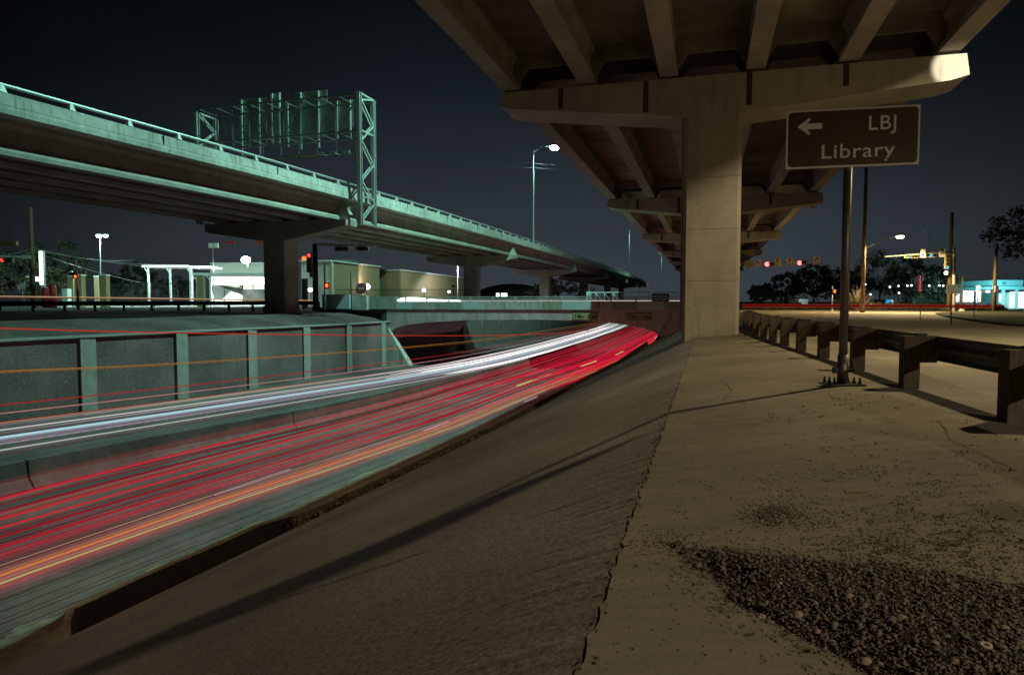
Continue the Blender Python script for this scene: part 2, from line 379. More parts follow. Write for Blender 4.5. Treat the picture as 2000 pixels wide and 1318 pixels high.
# apron slab
mb = MB(); rows = []
for s in fine:
    j = joint(s) + 0.006
    rows.append([W(j - 0.002, s, apz(j) - 0.06), W(j, s, apz(j)), W(0.4, s, apz(0.4)), W(1.74, s, 0), W(2.6, s, 0.0), W(3.3, s, 0.0)])
struct(mb.loft(rows).build('apron', M['apron']))
for pts_ in (((-0.42, 3.6), (0.1, 3.75), (0.5, 3.68), (1.0, 3.9), (1.5, 3.82), (2.4, 4.1)), ((-0.4, 9.2), (0.3, 9.35), (0.9, 9.2), (1.5, 9.5)), ((0.2, 9.3), (0.35, 10.4), (0.25, 11.6), (0.5, 13.0)), ((-0.4, 17.0), (0.8, 17.1), (1.9, 17.0)), ((1.9, 4.0), (2.05, 5.2), (1.95, 6.4), (2.2, 7.6))):
    rw = []
    for (a0, b0), (a1, b1) in zip(pts_[:-1], pts_[1:]):
        for i in range(8):
            t_ = i / 8; p_ = a0 + (a1 - a0) * t_ + random.uniform(-0.012, 0.012); s_ = b0 + (b1 - b0) * t_ + random.uniform(-0.012, 0.012); w2 = random.uniform(0.0012, 0.0045)
            dx, dy = (b1 - b0), -(a1 - a0); L_ = math.hypot(dx, dy)
            rw.append([W(p_ - dx / L_ * w2, s_ - dy / L_ * w2, apz(p_) + 0.004), W(p_ + dx / L_ * w2, s_ + dy / L_ * w2, apz(p_) + 0.004)])
    struct(MB().loft(rw).build('apron_crack', M['dirt']))
# frontage road and far right ground
mb = MB(); rows = []
for s in frange(-14, 200, 6):
    rows.append([W(3.25, s, -0.004), W(6, s, -0.004), W(20, s, -0.004), W(60, s, -0.004)])
struct(mb.loft(rows).build('frontage_road', M['asphalt']))
mb = MB()
mb.poly([W(60, -20, -0.02), W(900, -20, -0.02), W(900, 1200, -0.02), W(60, 1200, -0.02)])
mb.poly([W(-7, 200, -0.02), W(60, 200, -0.02), W(60, 1200, -0.02), W(-7, 1200, -0.02)])
mb.poly([W(-3, 56.4, -0.03), W(3.3, 56.4, -0.03), W(3.3, 200, -0.03), W(-3, 200, -0.03)])
mb.poly([W(-40, 300, -0.02), W(-7, 300, -0.02), W(-7, 1200, -0.02), W(-40, 1200, -0.02)])
struct(mb.build('ground', M['ground']))
# slope behind the crossing
mb = MB(); rows = [[W(redge(s) - 0.2, s, roadz(s) + 0.01), W(-4.25, s, -2.3), W(-2.95, s, -0.03)] for s in frange(56.2, 300, 12)]
struct(mb.loft(rows).build('far_slope', M['gutter']))
# left berm + left ground
mb = MB(); rows = []
for s in frange(-30, 56, 3):
    w = wallp(s); wz = wallz(s)
    r = [W(w - 0.35, s, wz - 0.01)]
    for off, zz in ((1.2, -0.36), (2.6, -0.10), (4.0, 0.08), (7, 0.22), (12, 0.36), (20, 0.42)):
        r.append(W(w - off, s, zz + 0.04 * math.sin(s * 0.6 + off)))
    r.append(W(-140, s, 0.42)); rows.append(r)
struct(mb.loft(rows).build('berm', M['berm']))
mb = MB(); rows = []
for s in (56, 76, 120, 200, 300, 1200):
    rows.append([W(wallp(min(s, 300)) - 0.35, s, 0.30), W(-60, s, 0.42), W(-200, s, 0.42), W(-900, s, 0.42)])
struct(mb.loft(rows).build('left_ground', M['ground']))
mb = MB(); mb.poly([W(-140, -30, 0.42), W(-140, 56, 0.42), W(-900, 56, 0.42), W(-900, -30, 0.42)])
struct(mb.build('outer_ground', M['ground']))
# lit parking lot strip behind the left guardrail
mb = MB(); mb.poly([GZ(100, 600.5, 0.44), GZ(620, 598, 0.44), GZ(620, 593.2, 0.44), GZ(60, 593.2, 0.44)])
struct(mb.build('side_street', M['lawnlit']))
# verge island on the right
mb = MB(); pts = [GZ(x, y, 0.1) for x, y in ((1828,611),(1850,617),(1900,624),(1960,631),(2100,640),(2300,625),(2300,606),(2000,604.5),(1880,606))]
n = len(pts); mb.poly(pts[::-1] if False else pts); 
for i in range(n):
    a, b = pts[i], pts[(i + 1) % n]; mb.poly([a, b, b - Vector((0,0,.12)), a - Vector((0,0,.12))])
struct(mb.build('verge', M['grass']))
# curb along that verge
mb = MB()
for i in range(4): 
    a, b = pts[i], pts[i + 1]; mb.bar(a + Vector((0,0,0.01)), b + Vector((0,0,0.01)), 0.16, 0.05)
struct(mb.build('kerb', M['gutter']))

# lane paint dashes on the freeway, 9 m spaced, and edge lines
for i, s0 in enumerate((58, 70, 82)):
    mb = MB(); rows = []
    for s in frange(s0, s0 + 3.6, 1.2): rows.append([W(-12.1 + (redge(s)+10.2)*0.6, s, roadz(s) + 0.03), W(-11.98 + (redge(s)+10.2)*0.6, s, roadz(s) + 0.03)])
    struct(mb.loft(rows).build('lane_dash', M['paint']))

# ================================================================== RETAINING WALL (left)
wl = thing('retaining_wall', 'long grey aggregate retaining wall with pale pilasters along the freeway', 'wall', W(-28.7, 30, -4.4))
pil_s = [26 + 5.85 * k for k in range(-6, 6)]
stations = [-12] + pil_s + [57.2]
for a, b in zip(stations[:-1], stations[1:]):
    mb = MB()
    rows = [[W(wallp(s), s, roadz(s) - 0.1), W(wallp(s), s, wallz(s) - 0.10), W(wallp(s) - 0.3, s, wallz(s) - 0.10)] for s in frange(a + 0.42, b - 0.42, 1.5)]
    mb.loft(rows).build('panel', M['aggregate'], wl)
for s in pil_s:
    MB().psbox(wallp(s) - 0.3, wallp(s) + 0.10, s - 0.43, s + 0.43, roadz(s) - 0.1, wallz(s) - 0.10).build('pilaster', M['pilaster'], wl)
mb = MB(); mb.loft([[W(wallp(s) + 0.13, s, wallz(s) - 0.10), W(wallp(s) + 0.13, s, wallz(s)), W(wallp(s) - 0.36, s, wallz(s)), W(wallp(s) - 0.36, s, wallz(s) - 0.10)] for s in frange(-12, 57.2, 3)], True, True)
mb.build('coping', M['pilaster'], wl)
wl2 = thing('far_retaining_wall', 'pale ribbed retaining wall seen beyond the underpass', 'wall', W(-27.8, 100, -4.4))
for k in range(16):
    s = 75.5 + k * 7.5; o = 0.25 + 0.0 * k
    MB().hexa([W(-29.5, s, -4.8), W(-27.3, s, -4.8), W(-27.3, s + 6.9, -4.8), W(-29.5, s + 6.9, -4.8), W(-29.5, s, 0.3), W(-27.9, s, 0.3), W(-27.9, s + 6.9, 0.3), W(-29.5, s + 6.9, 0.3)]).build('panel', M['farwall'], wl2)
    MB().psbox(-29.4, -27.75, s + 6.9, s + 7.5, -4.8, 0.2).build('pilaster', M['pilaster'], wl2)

# ================================================================== MEDIAN BARRIER
MEx = [-20, 14, 25, 40, 53, 130, 300]; MEy = [-18.8, -17.8, -16.9, -15.8, -14.9, -14.6, -14.6]
def medp(s): return itp(s, MEx, MEy)
br_s = [-9.5, 2.2, 14, 25, 36.5, 48, 60, 72, 84, 96, 108, 120, 140]
barlab = ['running out at the left edge of the photo', 'at the near left', 'between the two dark joints', 'just past the second joint', 'in mid distance', 'nearing the underpass']
for i, (a, b) in enumerate(zip(br_s[:-1], br_s[1:])):
    rows = []
    for s in frange(a + 0.03, b - 0.03, 3):
        c = medp(s); z = roadz(s) - 0.02
        rows.append([W(c + 0.30, s, z), W(c + 0.30, s, z + 0.09), W(c + 0.12, s, z + 0.36), W(c + 0.075, s, z + 0.83), W(c - 0.075, s, z + 0.83), W(c - 0.12, s, z + 0.36), W(c - 0.30, s, z + 0.09), W(c - 0.30, s, z)])
    o = MB().loft(rows, False, True).build('median_barrier', M['barrier'])
    lab = 'concrete median barrier segment ' + (barlab[i] if i < 6 else ['just inside the underpass', 'in the middle of the underpass', 'at the far mouth of the underpass', 'first beyond the underpass', 'second beyond the underpass', 'farthest one seen between the trails'][i - 6])
    tag(o, lab, 'barrier', 'concrete barrier segments along the median')

# ================================================================== RIGHT ELEVATED ROAD
ZB = 9.42; GD = 1.37
def gird_prof(w_bot=0.66, d=GD, w_top=0.5, tf=0.2, web=0.2):
    return [(-w_bot/2, 0), (w_bot/2, 0), (w_bot/2, 0.2), (web/2, 0.43), (web/2, d - 0.42), (w_top/2, d - 0.18), (w_top/2, d), (-w_top/2, d), (-w_top/2, d - 0.18), (-web/2, d - 0.42), (-web/2, 0.43), (-w_bot/2, 0.2)]
ro = thing('elevated_road', 'large concrete elevated road overhead on the right with its single column piers', 'overpass', W(0, 27.2, 0))
caps = [27.4 + 30 * k for k in range(-1, 7)]
gps = [-7.62 + 3.05 * i for i in range(6)]
for c0, c1 in zip([caps[0] - 14] + caps, caps + [caps[-1] + 15]):
    for g in gps:
        rows = [[W(g + u, s, ZB + 0.05 + w) for u, w in gird_prof()] for s in ((c0 + (0.12), c1 - (0.12)))]
        MB().loft(rows, True, True).build('girder', M['deck'], ro)
    # diaphragms near each end
    for sd in (c0 + 0.9, c1 - 0.9):
        for g0, g1 in zip(gps[:-1], gps[1:]):
            y0 = ZB + GD + 0.045
            a, b = g0 + 0.33, g1 - 0.33
            prof = [(g0 + 0.11, y0), (g1 - 0.11, y0), (g1 - 0.11, ZB + 0.42), (b, ZB + 0.30), (b - 0.35, ZB + 0.85), (a + 0.35, ZB + 0.85), (a, ZB + 0.30), (g0 + 0.11, ZB + 0.42)]
            rows = [[W(p, sd - 0.1, z) for p, z in prof], [W(p, sd + 0.1, z) for p, z in prof]]
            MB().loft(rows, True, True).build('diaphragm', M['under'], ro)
zs = ZB + GD + 0.05
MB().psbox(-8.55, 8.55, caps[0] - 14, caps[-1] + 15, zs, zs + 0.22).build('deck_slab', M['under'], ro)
MB().psbox(-8.57, -8.2, caps[0] - 14, caps[-1] + 15, zs + 0.222, zs + 1.05).build('parapet', M['parapet'], ro)
MB().psbox(8.2, 8.57, caps[0] - 14, caps[-1] + 15, zs + 0.222, zs + 1.05).build('parapet', M['parapet'], ro)
for k, c in enumerate(caps):
    gz = -0.4 if k != 0 else -0.6
    q = 0.97; ch = 0.12
    prof = [(-q, -q + ch), (-q + ch, -q), (q - ch, -q), (q, -q + ch), (q, q - ch), (q - ch, q), (-q + ch, q), (-q, q - ch)]
    rows = [[W(0.08 + a * 1.06, c + b, z) for a, b in prof] for z in (gz, 4.0, 8.1)]
    colm = MB().loft(rows, True, True).build('column', M['pier'], ro)
    for zf in (1.9, 3.8, 5.7):
        MB().psbox(-0.93, 1.09, c - 0.974, c - 0.968, zf, zf + 0.012).build('form_seam', M['dirt'], colm)
    for zf in (1.0, 2.85, 4.75, 6.7):
        for pf in (-0.45, 0.6):
            MB().psbox(pf - 0.02, pf + 0.02, c - 0.974, c - 0.968, zf, zf + 0.04).build('tie_hole', M['dirt'], colm)
    # recessed strip beside the column edge and a form line
    MB().psbox(-0.95 - 0.08, -0.95, c - 0.6, c + 0.6, 0.0, 8.0).build('form_strip', M['pier'], colm)
    prof = [(-8.05, 9.40), (8.15, 9.36), (8.25, 8.66), (7.7, 8.52), (1.15, 7.98), (-1.05, 7.98), (-7.5, 8.72), (-8.05, 8.86)]
    rows = [[W(p, s, z) for p, z in prof] for s in (c - 1.0, c + 1.0)]
    cp = MB().loft(rows, True, True).build('pier_cap', M['pier'], ro)
    # bearing ledge blocks and narrow darker upright strips on the near face
    for g in gps:
        MB().psbox(g - 0.3, g + 0.3, c - 0.75, c + 0.75, 9.38, ZB + 0.05).build('bearing', M['darksteel'], cp)
    for g in (-5.6, -2.35, 1.32, 4.5):
        MB().psbox(g - 0.10, g + 0.09, c - 1.012, c - 1.0, 8.6 if abs(g) > 3 else 8.2, 9.36).build('dark_strip', M['dirt'], cp)

# teal lamps standing on that road's left parapet
def deck_lamp(base, arm, top, label, watts, group=None, head=0.42, posts=True, lightpos=None, direction=(0,0,-1), cone=R(172)):
    t = thing('street_lamp', label, 'street lamp', base, group)
    b = Vector(base); tp = Vector((b.x, b.y, top)); e = tp + Vector(arm)
    MB().tube([b, tp - Vector((0, 0, 0.6)), tp], [0.12, 0.075, 0.06], 8).build('pole', M['paintsteel'], t)
    MB().tube([tp - Vector((0, 0, 0.5)), tp * 0.6 + e * 0.4 + Vector((0, 0, 0.15)), e], [0.045, 0.04, 0.04], 6).build('arm', M['paintsteel'], t)
    MB().sphere(e + Vector((0, 0, 0.06)), head, 12, 6, 0.45).build('lamp_head', M['galv'], t)
    MB().sphere(e - Vector((0, 0, 0.10)), head * 0.9, 12, 8, 0.75).build('lens', E_['deck'], t, True)
    spot(t, (lightpos or e) - Vector((0, 0, head * 0.9 + 0.1)), watts, TEAL, cone, 0.35, 0.3, direction)
    return t
deck_lamp(W(-8.38, 49.3, zs + 1.0), tuple(W(1.7, 0, 0.3)), 38.0, 'tall mast lamp rising from the left parapet of the road overhead, hidden above the deck', P_DECK, direction=W(-0.6, 0, -1), cone=R(130))
deck_lamp(W(-8.38, 112, zs + 1.0), tuple(W(1.7, 0, 0.3)), 29.0, 'second street lamp on the left parapet of the road overhead, beyond the second pier', P_DECK * 0.03, direction=W(-0.75, 0, -1), cone=R(140))

# ================================================================== LEFT ELEVATED ROAD
LEx = [-60,-30,0,22,27,33,40,50,56,68,81,100,123,155,225,320,500]
LEy = [-41,-35.5,-31.4,-28.86,-28.4,-27.85,-27.4,-26.92,-26.55,-26.2,-25.9,-25.6,-25.4,-25.1,-24.9,-27,-33]
def edge(s): return itp(s, LEx, LEy)
lo = thing('elevated_road', 'long elevated road curving away on the left with a blue-green lit parapet', 'overpass', W(-27, 48, 0))
pier_s = [5.2 - 43.4, 5.2, 48.6, 92, 135.4, 178.8, 222.2, 265.6]
ends = [-50] + pier_s + [330]
loffs = [1.12, 3.65, 6.2, 8.75, 11.3]
def lprof(w):
    d = 1.6
    return [(-0.33, 0), (0.33, 0), (0.33, 0.20), (0.11, 0.52), (0.11, d - 0.4), (0.28, d - 0.2), (0.28, d), (-0.28, d), (-0.28, d - 0.2), (-0.11, d - 0.4), (-0.11, 0.52), (-0.33, 0.20)]
for a, b in zip(ends[:-1], ends[1:]):
    for off in loffs:
        rows = [[W(edge(s) - off + u, s, 7.5 + w) for u, w in lprof(0)] for s in frange(a + 0.1, b - 0.1, 4)]
        MB().loft(rows, True, True).build('girder', M['deck'], lo)
ss = frange(-50, 330, 4)
MB().loft([[W(edge(s), s, 9.3), W(edge(s) - 12.9, s, 9.3), W(edge(s) - 12.9, s, 9.1), W(edge(s), s, 9.1)] for s in ss], True, True).build('deck_slab', M['parapet'], lo)
MB().loft([[W(edge(s) + 0.0, s, 9.302), W(edge(s) - 0.02, s, 9.46), W(edge(s) - 0.045, s, 9.47), W(edge(s) - 0.02, s, 9.48), W(edge(s) - 0.06, s, 10.0), W(edge(s) - 0.32, s, 10.0), W(edge(s) - 0.38, s, 9.302)] for s in ss], True, True).build('parapet', M['parapet'], lo)
MB().loft([[W(edge(s) - 12.5, s, 9.302), W(edge(s) - 12.55, s, 10.0), W(edge(s) - 12.85, s, 10.0), W(edge(s) - 12.9, s, 9.302)] for s in ss], True, True).build('parapet', M['parapet'], lo)
MB().loft([[W(edge(s) - 0.17 + 0.06 * math.cos(t), s, 10.33 + 0.08 * math.sin(t)) for t in [2*PI*j/8 for j in range(8)]] for s in ss], True, True).build('hand_rail', M['galv'], lo)
post0 = None
s = -2.0
while s < 235:
    p = edge(s) - 0.17
    mb = MB().hexa([W(p-0.13,s-0.16,10.0),W(p+0.13,s-0.16,10.0),W(p+0.13,s+0.16,10.0),W(p-0.13,s+0.16,10.0),W(p-0.05,s-0.07,10.33),W(p+0.05,s-0.07,10.33),W(p+0.05,s+0.07,10.33),W(p-0.05,s+0.07,10.33)])
    mb.build('rail_post', M['paintsteel'], lo)
    s += 3.05
# dark open joints in the parapet
for s in [3 + 9.15 * k for k in range(12)]:
    MB().psbox(edge(s) - 0.05, edge(s) + 0.003, s - 0.02, s + 0.02, 9.5, 9.98).build('parapet_joint', M['black'], lo)
for k, c in enumerate(pier_s):
    e0 = edge(c); cc = e0 - 6.55
    q = 0.95
    prof = [(-q, -q), (q, -q), (q, q), (-q, q)]
    colm = MB().loft([[W(cc + a, c + b, z) for a, b in prof] for z in (-0.3, 6.4)], True, True).build('column', M['deck'], lo)
    if k in (2, 3):
        MB().loft([[W(cc + a * 1.12, c + b * 1.12, z) for a, b in prof] for z in (-0.4, 0.75)], True, True).build('plinth', M['pilaster'], colm)
    prof = [(-6.6, 7.48), (6.45, 7.48), (6.45, 7.05), (5.6, 6.85), (1.2, 6.0), (-1.2, 6.0), (-6.2, 6.75), (-6.6, 6.9)]
    MB().loft([[W(cc + p, s, z) for p, z in prof] for s in (c - 0.9, c + 0.9)], True, True).build('pier_cap', M['deck'], lo)
    # end block closing the girders over the pier
    MB().hexa([W(e0 - 1.0, c - 0.55, 7.5), W(e0 - 0.1, c - 0.55, 7.5), W(e0 - 0.1, c + 0.55, 7.5), W(e0 - 1.0, c + 0.55, 7.5), W(e0 - 1.0, c - 0.2, 9.09), W(e0 - 0.55, c - 0.2, 9.09), W(e0 - 0.55, c + 0.2, 9.09), W(e0 - 1.0, c + 0.2, 9.09)]).build('end_block', M['parapet'], lo)

# lamps on the left road (seen)
def seen_lamp(px, py, D, bx, label, watts):
    e = GY(px, py, D); pb = GY(bx, py, D)
    s = PS(pb)[1]; base = Vector((pb.x, pb.y, 9.9))
    arm = Vector((e.x - pb.x, e.y - pb.y, 0.5))
    return deck_lamp(base, arm, e.z, label, watts, 'street lamps on the left elevated road', head=0.8)
seen_lamp(1083, 292, 103, 1042, 'brightest street lamp on a tall pole rising from the left elevated road', 9000)
seen_lamp(1252, 449, 215, 1229, 'middle street lamp hanging in front of the second pier cap', 9000)
seen_lamp(1303, 500, 330, 1292, 'smallest and farthest street lamp beside the big column', 6000)

# ================================================================== SIGN GANTRY
gs0, gs1 = 48.3, 50.6; gp = -26.15; gl = -41.2
ga = thing('sign_gantry', 'steel lattice gantry carrying road signs seen from behind across the left elevated road', 'gantry', W(gp, 49.4, 7.1))
def tower(pp, zb, zt):
    legs = []
    for s in (gs0, gs1):
        # I-section leg
        m_ = MB(); m_.psbox(pp - 0.15, pp + 0.15, s - 0.18, s - 0.14, zb, zt); m_.psbox(pp - 0.15, pp + 0.15, s + 0.14, s + 0.18, zb, zt); m_.psbox(pp - 0.02, pp + 0.02, s - 0.14, s + 0.14, zb, zt)
        m_.build('tower_leg', M['paintsteel'], ga)
    z = zb + 0.3; i = 0
    while z < zt - 0.4:
        z2 = min(z + 1.55, zt - 0.1)
        a, b = (gs0 + 0.15, gs1 - 0.15) if i % 2 == 0 else (gs1 - 0.15, gs0 + 0.15)
        for q in (-0.12, 0.12): MB().bar(W(pp + q, a, z), W(pp + q, b, z2), 0.05, 0.12).build('lacing_bar', M['paintsteel'], ga)
        z = z2; i += 1
    for zz in (zb + 0.1, zb + 2.2, zt - 0.08, zt - 2.9):
        MB().bar(W(pp, gs0 + 0.15, zz), W(pp, gs1 - 0.15, zz), 0.2, 0.12).build('tower_tie', M['paintsteel'], ga)
tower(gp, 7.12, 17.3); tower(gl, 7.6, 16.9)
zt_, zb_ = 17.1, 14.3
for s in (gs0, gs1):
    for z in (zt_, zb_):
        MB().bar(W(gp - 0.15, s, z), W(gl + 0.15, s, z), 0.12, 0.12).build('chord', M['trusssteel'], ga)
npan = 9
for i in range(npan):
    p0 = gp - 0.15 + (gl - gp + 0.3) * i / npan; p1 = gp - 0.15 + (gl - gp + 0.3) * (i + 1) / npan
    for s in (gs0, gs1):
        MB().bar(W(p1, s, zb_ + 0.06), W(p1, s, zt_ - 0.06), 0.05, 0.05).build('truss_post', M['trusssteel'], ga)
        a, b = (p0, p1) if i < 5 else (p1, p0)
        MB().bar(W(a, s, zt_ - 0.05), W(b, s, zb_ + 0.05), 0.035, 0.06).build('truss_diagonal', M['trusssteel'], ga)
    for z in (zt_, zb_):
        MB().bar(W(p0, gs0, z), W(p1, gs1, z), 0.03, 0.04).build('truss_brace', M['trusssteel'], ga)
        MB().bar(W(p1, gs0, z), W(p1, gs1, z), 0.03, 0.04).build('truss_brace', M['trusssteel'], ga)
sp_s = gs1 + 0.45
def panel(x0, y0, x1, y1, ribs, posts):
    a = PS(GS(x0, y0, sp_s)); b = PS(GS(x1, y0, sp_s)); c = PS(GS(x0, y1, sp_s))
    p0, p1, z1, z0 = a[0], b[0], a[2], c[2]
    pn = MB().psbox(p0, p1, sp_s, sp_s + 0.03, z0, z1).build('sign_panel', M['galv'], ga)
    n_ = int((z1 - z0) / 0.32)
    for i in range(n_):
        z = z0 + 0.16 + i * (z1 - z0 - 0.2) / max(1, n_ - 1)
        MB().psbox(p0 + 0.02, p1 - 0.02, sp_s - 0.05, sp_s - 0.001, z - 0.02, z + 0.03).build('stiffener', M['galv'], pn)
    for f in posts:
        p = p0 + (p1 - p0) * f
        MB().psbox(p - 0.07, p + 0.07, sp_s - 0.20, sp_s - 0.055, z0 - 0.9, z1 - 0.05).build('hanger_post', M['paintsteel'], pn)
panel(463, 196, 521, 286, 1, (0.18, 0.78))
panel(529, 183, 548, 262, 1, (0.2, 0.95))
panel(576, 182, 639, 272, 1, (0.2, 0.75))
panel(640, 199, 690, 252, 1, (0.4, 0.9))
panel(551, 203, 572, 268, 1, (0.6,))
# maintenance walkway under the signs
for k in range(7):
    p0 = -27.8 - k * 1.75
    wk = MB(); wk.psbox(p0 - 1.7, p0, gs1 + 0.5, gs1 + 0.55, 13.15, 13.22); wk.psbox(p0 - 1.7, p0, gs1 - 0.35, gs1 - 0.30, 13.15, 13.22)
    for j in range(6): wk.psbox(p0 - 0.1 - j * 0.29, p0 - 0.04 - j * 0.29, gs1 - 0.30, gs1 + 0.5, 13.15, 13.2)
    wk.build('walkway_grating', M['ruststeel'], ga)
    MB().psbox(p0 - 0.06, p0, gs1 + 0.1, gs1 + 0.18, 13.2, zb_ - 0.05).build('hanger', M['paintsteel'], ga)
for k in range(3):
    c = W(-28.1 - k * 1.2, gs1 - 0.9, 13.1)
    MB().bar(c, c + W(0.1, 1.0, 0.05), 0.05, 0.05).build('light_bracket', M['galv'], ga)
    MB().obox(c, W(0.3,0,0), W(0,0.12,0.03), Vector((0,0,0.08))).build('sign_light', M['galv'], ga)

# ================================================================== CROSS STREET BRIDGE
BS = 56.4
bz = thing('road_bridge', 'low concrete bridge of the cross street spanning the sunken freeway', 'bridge', W(-16, BS, -1))
sx = [-34.5,-31,-28.0,-27.7,-27.3,-26.6,-25.6,-24,-20,-14,-10,-7.5,-6,-4.8,-3.7,-3.4]
sy = [-1.9,-1.8,-2.3,-1.75,-1.35,-1.08,-0.90,-0.75,-0.5,-0.42,-0.5,-0.66,-0.86,-1.12,-1.52,-1.95]
top = [W(p, BS, 0.42) for p in frange(-34.5, -1.2, 2)]
ps_ = [-28.0, -27.85, -27.7, -27.5, -27.3, -26.95] + frange(-26.6, -3.5, 0.7)
rows_n = [[W(p, BS, 0.43), W(p, BS, itp(p, sx, sy)), W(p, BS + 19, itp(p, sx, sy)), W(p, BS + 19, 0.43)] for p in ps_]
MB().loft(rows_n, True, True).build('bridge_deck', M['fascia'], bz)
# abutments
MB().psbox(-35.5, -28.02, BS + 0.01, BS + 19, -4.9, 0.43).build('abutment', M['ground'], bz)
MB().psbox(-3.48, -0.9, BS - 0.02, BS + 19, -3.0, 0.43).build('abutment', M['fascia'], bz)
MB().hexa([W(-28.0, BS - 0.25, -4.8), W(-25.6, BS - 0.25, -4.8), W(-25.6, BS + 0.6, -4.8), W(-28.0, BS + 0.6, -4.8), W(-28.0, BS - 0.25, -1.3), W(-27.75, BS - 0.25, -1.3), W(-27.75, BS + 0.6, -1.3), W(-28.0, BS + 0.6, -1.3)]).build('wing_wall', M['parapet'], bz)
# parapet in panels, some freshly painted over
prnd = random.Random(3)
pp = -33.8
mats2 = [M['parapet'], mat('patched_parapet', (0.42,0.50,0.52), 0.9, var=0.06, scale=2), mat('mossy_parapet', (0.30,0.33,0.27), 0.9, var=0.2, scale=3, streak=0.7, streak_c=(0.09,0.09,0.07))]
seq = [1,1,2,1,0,2,1,0,0,2,1,0,2,1,2,1,1,0]
i = 0
while pp < -1.3:
    w = prnd.choice((1.6, 2.1, 2.6)); e = min(pp + w, -1.2)
    zt = 1.13 if pp > -28.5 else 1.55
    MB().psbox(pp + 0.01, e - 0.01, BS - 0.06, BS + 0.3, 0.432, zt).build('parapet_panel', mats2[seq[i % len(seq)]], bz); pp = e; i += 1
for z in (1.30, 1.47):
    MB().psbox(-28.4, -1.2, BS + 0.05, BS + 0.13, z, z + 0.07).build('hand_rail', M['paintsteel'], bz)
pq = -28.2
while pq < -1.2:
    MB().psbox(pq - 0.05, pq + 0.05, BS + 0.03, BS + 0.15, 1.132, 1.54).build('rail_post', M['paintsteel'], bz); pq += 2.05
MB().psbox(-35.5, -0.9, BS + 0.3, BS + 19, 0.432, 0.46).build('bridge_roadway', M['asphalt'], bz)
# clearance signs
def plate(name, label, cat, tl, br, s, face, rim, txt, grp=None, th=0.03):
    a = PS(GS(*tl, s)); b = PS(GS(br[0], tl[1], s)); c = PS(GS(tl[0], br[1], s))
    p0, p1, z1, z0 = a[0], b[0], a[2], c[2]
    t = thing(name, label, cat, W((p0 + p1) / 2, s, z0), grp)
    MB().psbox(p0, p1, s - th, s, z0, z1).build('board', rim, t)
    e = (z1 - z0) * 0.06
    MB().psbox(p0 + e, p1 - e, s - th - 0.006, s - th + 0.001, z0 + e, z1 - e).build('face', face, t)
    for (tx, fx, fz, size, sxx) in txt:
        text('lettering', tx, size * (z1 - z0), W(p0 + fx * (p1 - p0), s - th - 0.01, z0 + fz * (z1 - z0)), W(1, 0, 0), (0, 0, 1), M['black'], t, 0.006, 'LEFT', sxx, 0.01)
    return t
olive = mat('faded_yellow_sign', (0.30,0.29,0.15), 0.7, 0, var=0.15, scale=3)
plate('clearance_sign', 'left yellow clearance plate, lettered 14 FT 0 IN, above the white headlight trails', 'sign', (1118, 610), (1167, 625), BS - 0.07, olive, M['black'],
      [('14', 0.05, 0.26, 0.66, 1.3), ('FT', 0.29, 0.26, 0.40, 1.2), ('0', 0.62, 0.26, 0.66, 1.3), ('IN', 0.78, 0.26, 0.40, 1.2)])
plate('clearance_sign', 'right yellow clearance plate, lettered 13 FT 1 IN, above the red trails', 'sign', (1223, 611), (1272, 624.5), BS - 0.07, olive, M['black'],
      [('13', 0.06, 0.22, 0.68, 1.3), ('FT', 0.31, 0.22, 0.40, 1.2), ('1', 0.72, 0.22, 0.68, 1.3), ('IN', 0.82, 0.22, 0.40, 1.2)])
# blue hospital sign just behind the rail
a = PS(GS(1273, 573, BS + 0.6)); b = PS(GS(1307, 590, BS + 0.6))
t = thing('hospital_sign', 'blue sign reading HOSPITAL behind the bridge rail', 'sign', W((a[0] + b[0]) / 2, BS + 0.6, 0.46))
MB().psbox(a[0], b[0], BS + 0.6, BS + 0.63, b[2], a[2]).build('board', M['white'], t)
MB().psbox(a[0] + 0.03, b[0] - 0.03, BS + 0.590, BS + 0.601, b[2] + 0.03, a[2] - 0.03).build('face', M['blue'], t)
MB().psbox((a[0] + b[0]) / 2 - 0.04, (a[0] + b[0]) / 2 + 0.04, BS + 0.64, BS + 0.70, 0.46, b[2] + 0.2).build('post', M['galv'], t)
text('lettering', 'HOSPITAL', 0.27, W(a[0] + 0.17, BS + 0.58, a[2] - 0.30), W(1,0,0), (0,0,1), M['white'], t, 0.006, 'LEFT', 0.85, 0.006)
text('lettering', 'EXIT 236', 0.25, W(a[0] + 0.22, BS + 0.58, a[2] - 0.58), W(1,0,0), (0,0,1), M['white'], t, 0.006, 'LEFT', 0.85, 0.006)
# lattice handrail truss farther back on the bridge
tr = thing('lattice_railing', 'pale green lattice railing along the far side of the bridge', 'railing', W(-8, BS + 18, 0.46))
p0 = PS(GS(1147, 570, BS + 18))[0]; p1 = PS(GS(1338, 570, BS + 18))[0]
for z in (0.75, 2.05): MB().psbox(p0, p1, BS + 18, BS + 18.08, z, z + 0.09).build('rail', M['paintsteel'], tr)
k = 11
for i in range(k + 1):
    p = p0 + (p1 - p0) * i / k
    MB().psbox(p - 0.03, p + 0.03, BS + 18.0, BS + 18.06, 0.84, 2.05).build('post', M['paintsteel'], tr)
    if i < k:
        q = p + (p1 - p0) / k; a_, b_ = (0.86, 2.02) if i < k / 2 else (2.02, 0.86)
        MB().bar(W(p, BS + 18.03, b_), W(q, BS + 18.03, a_), 0.04, 0.05).build('diagonal', M['paintsteel'], tr)

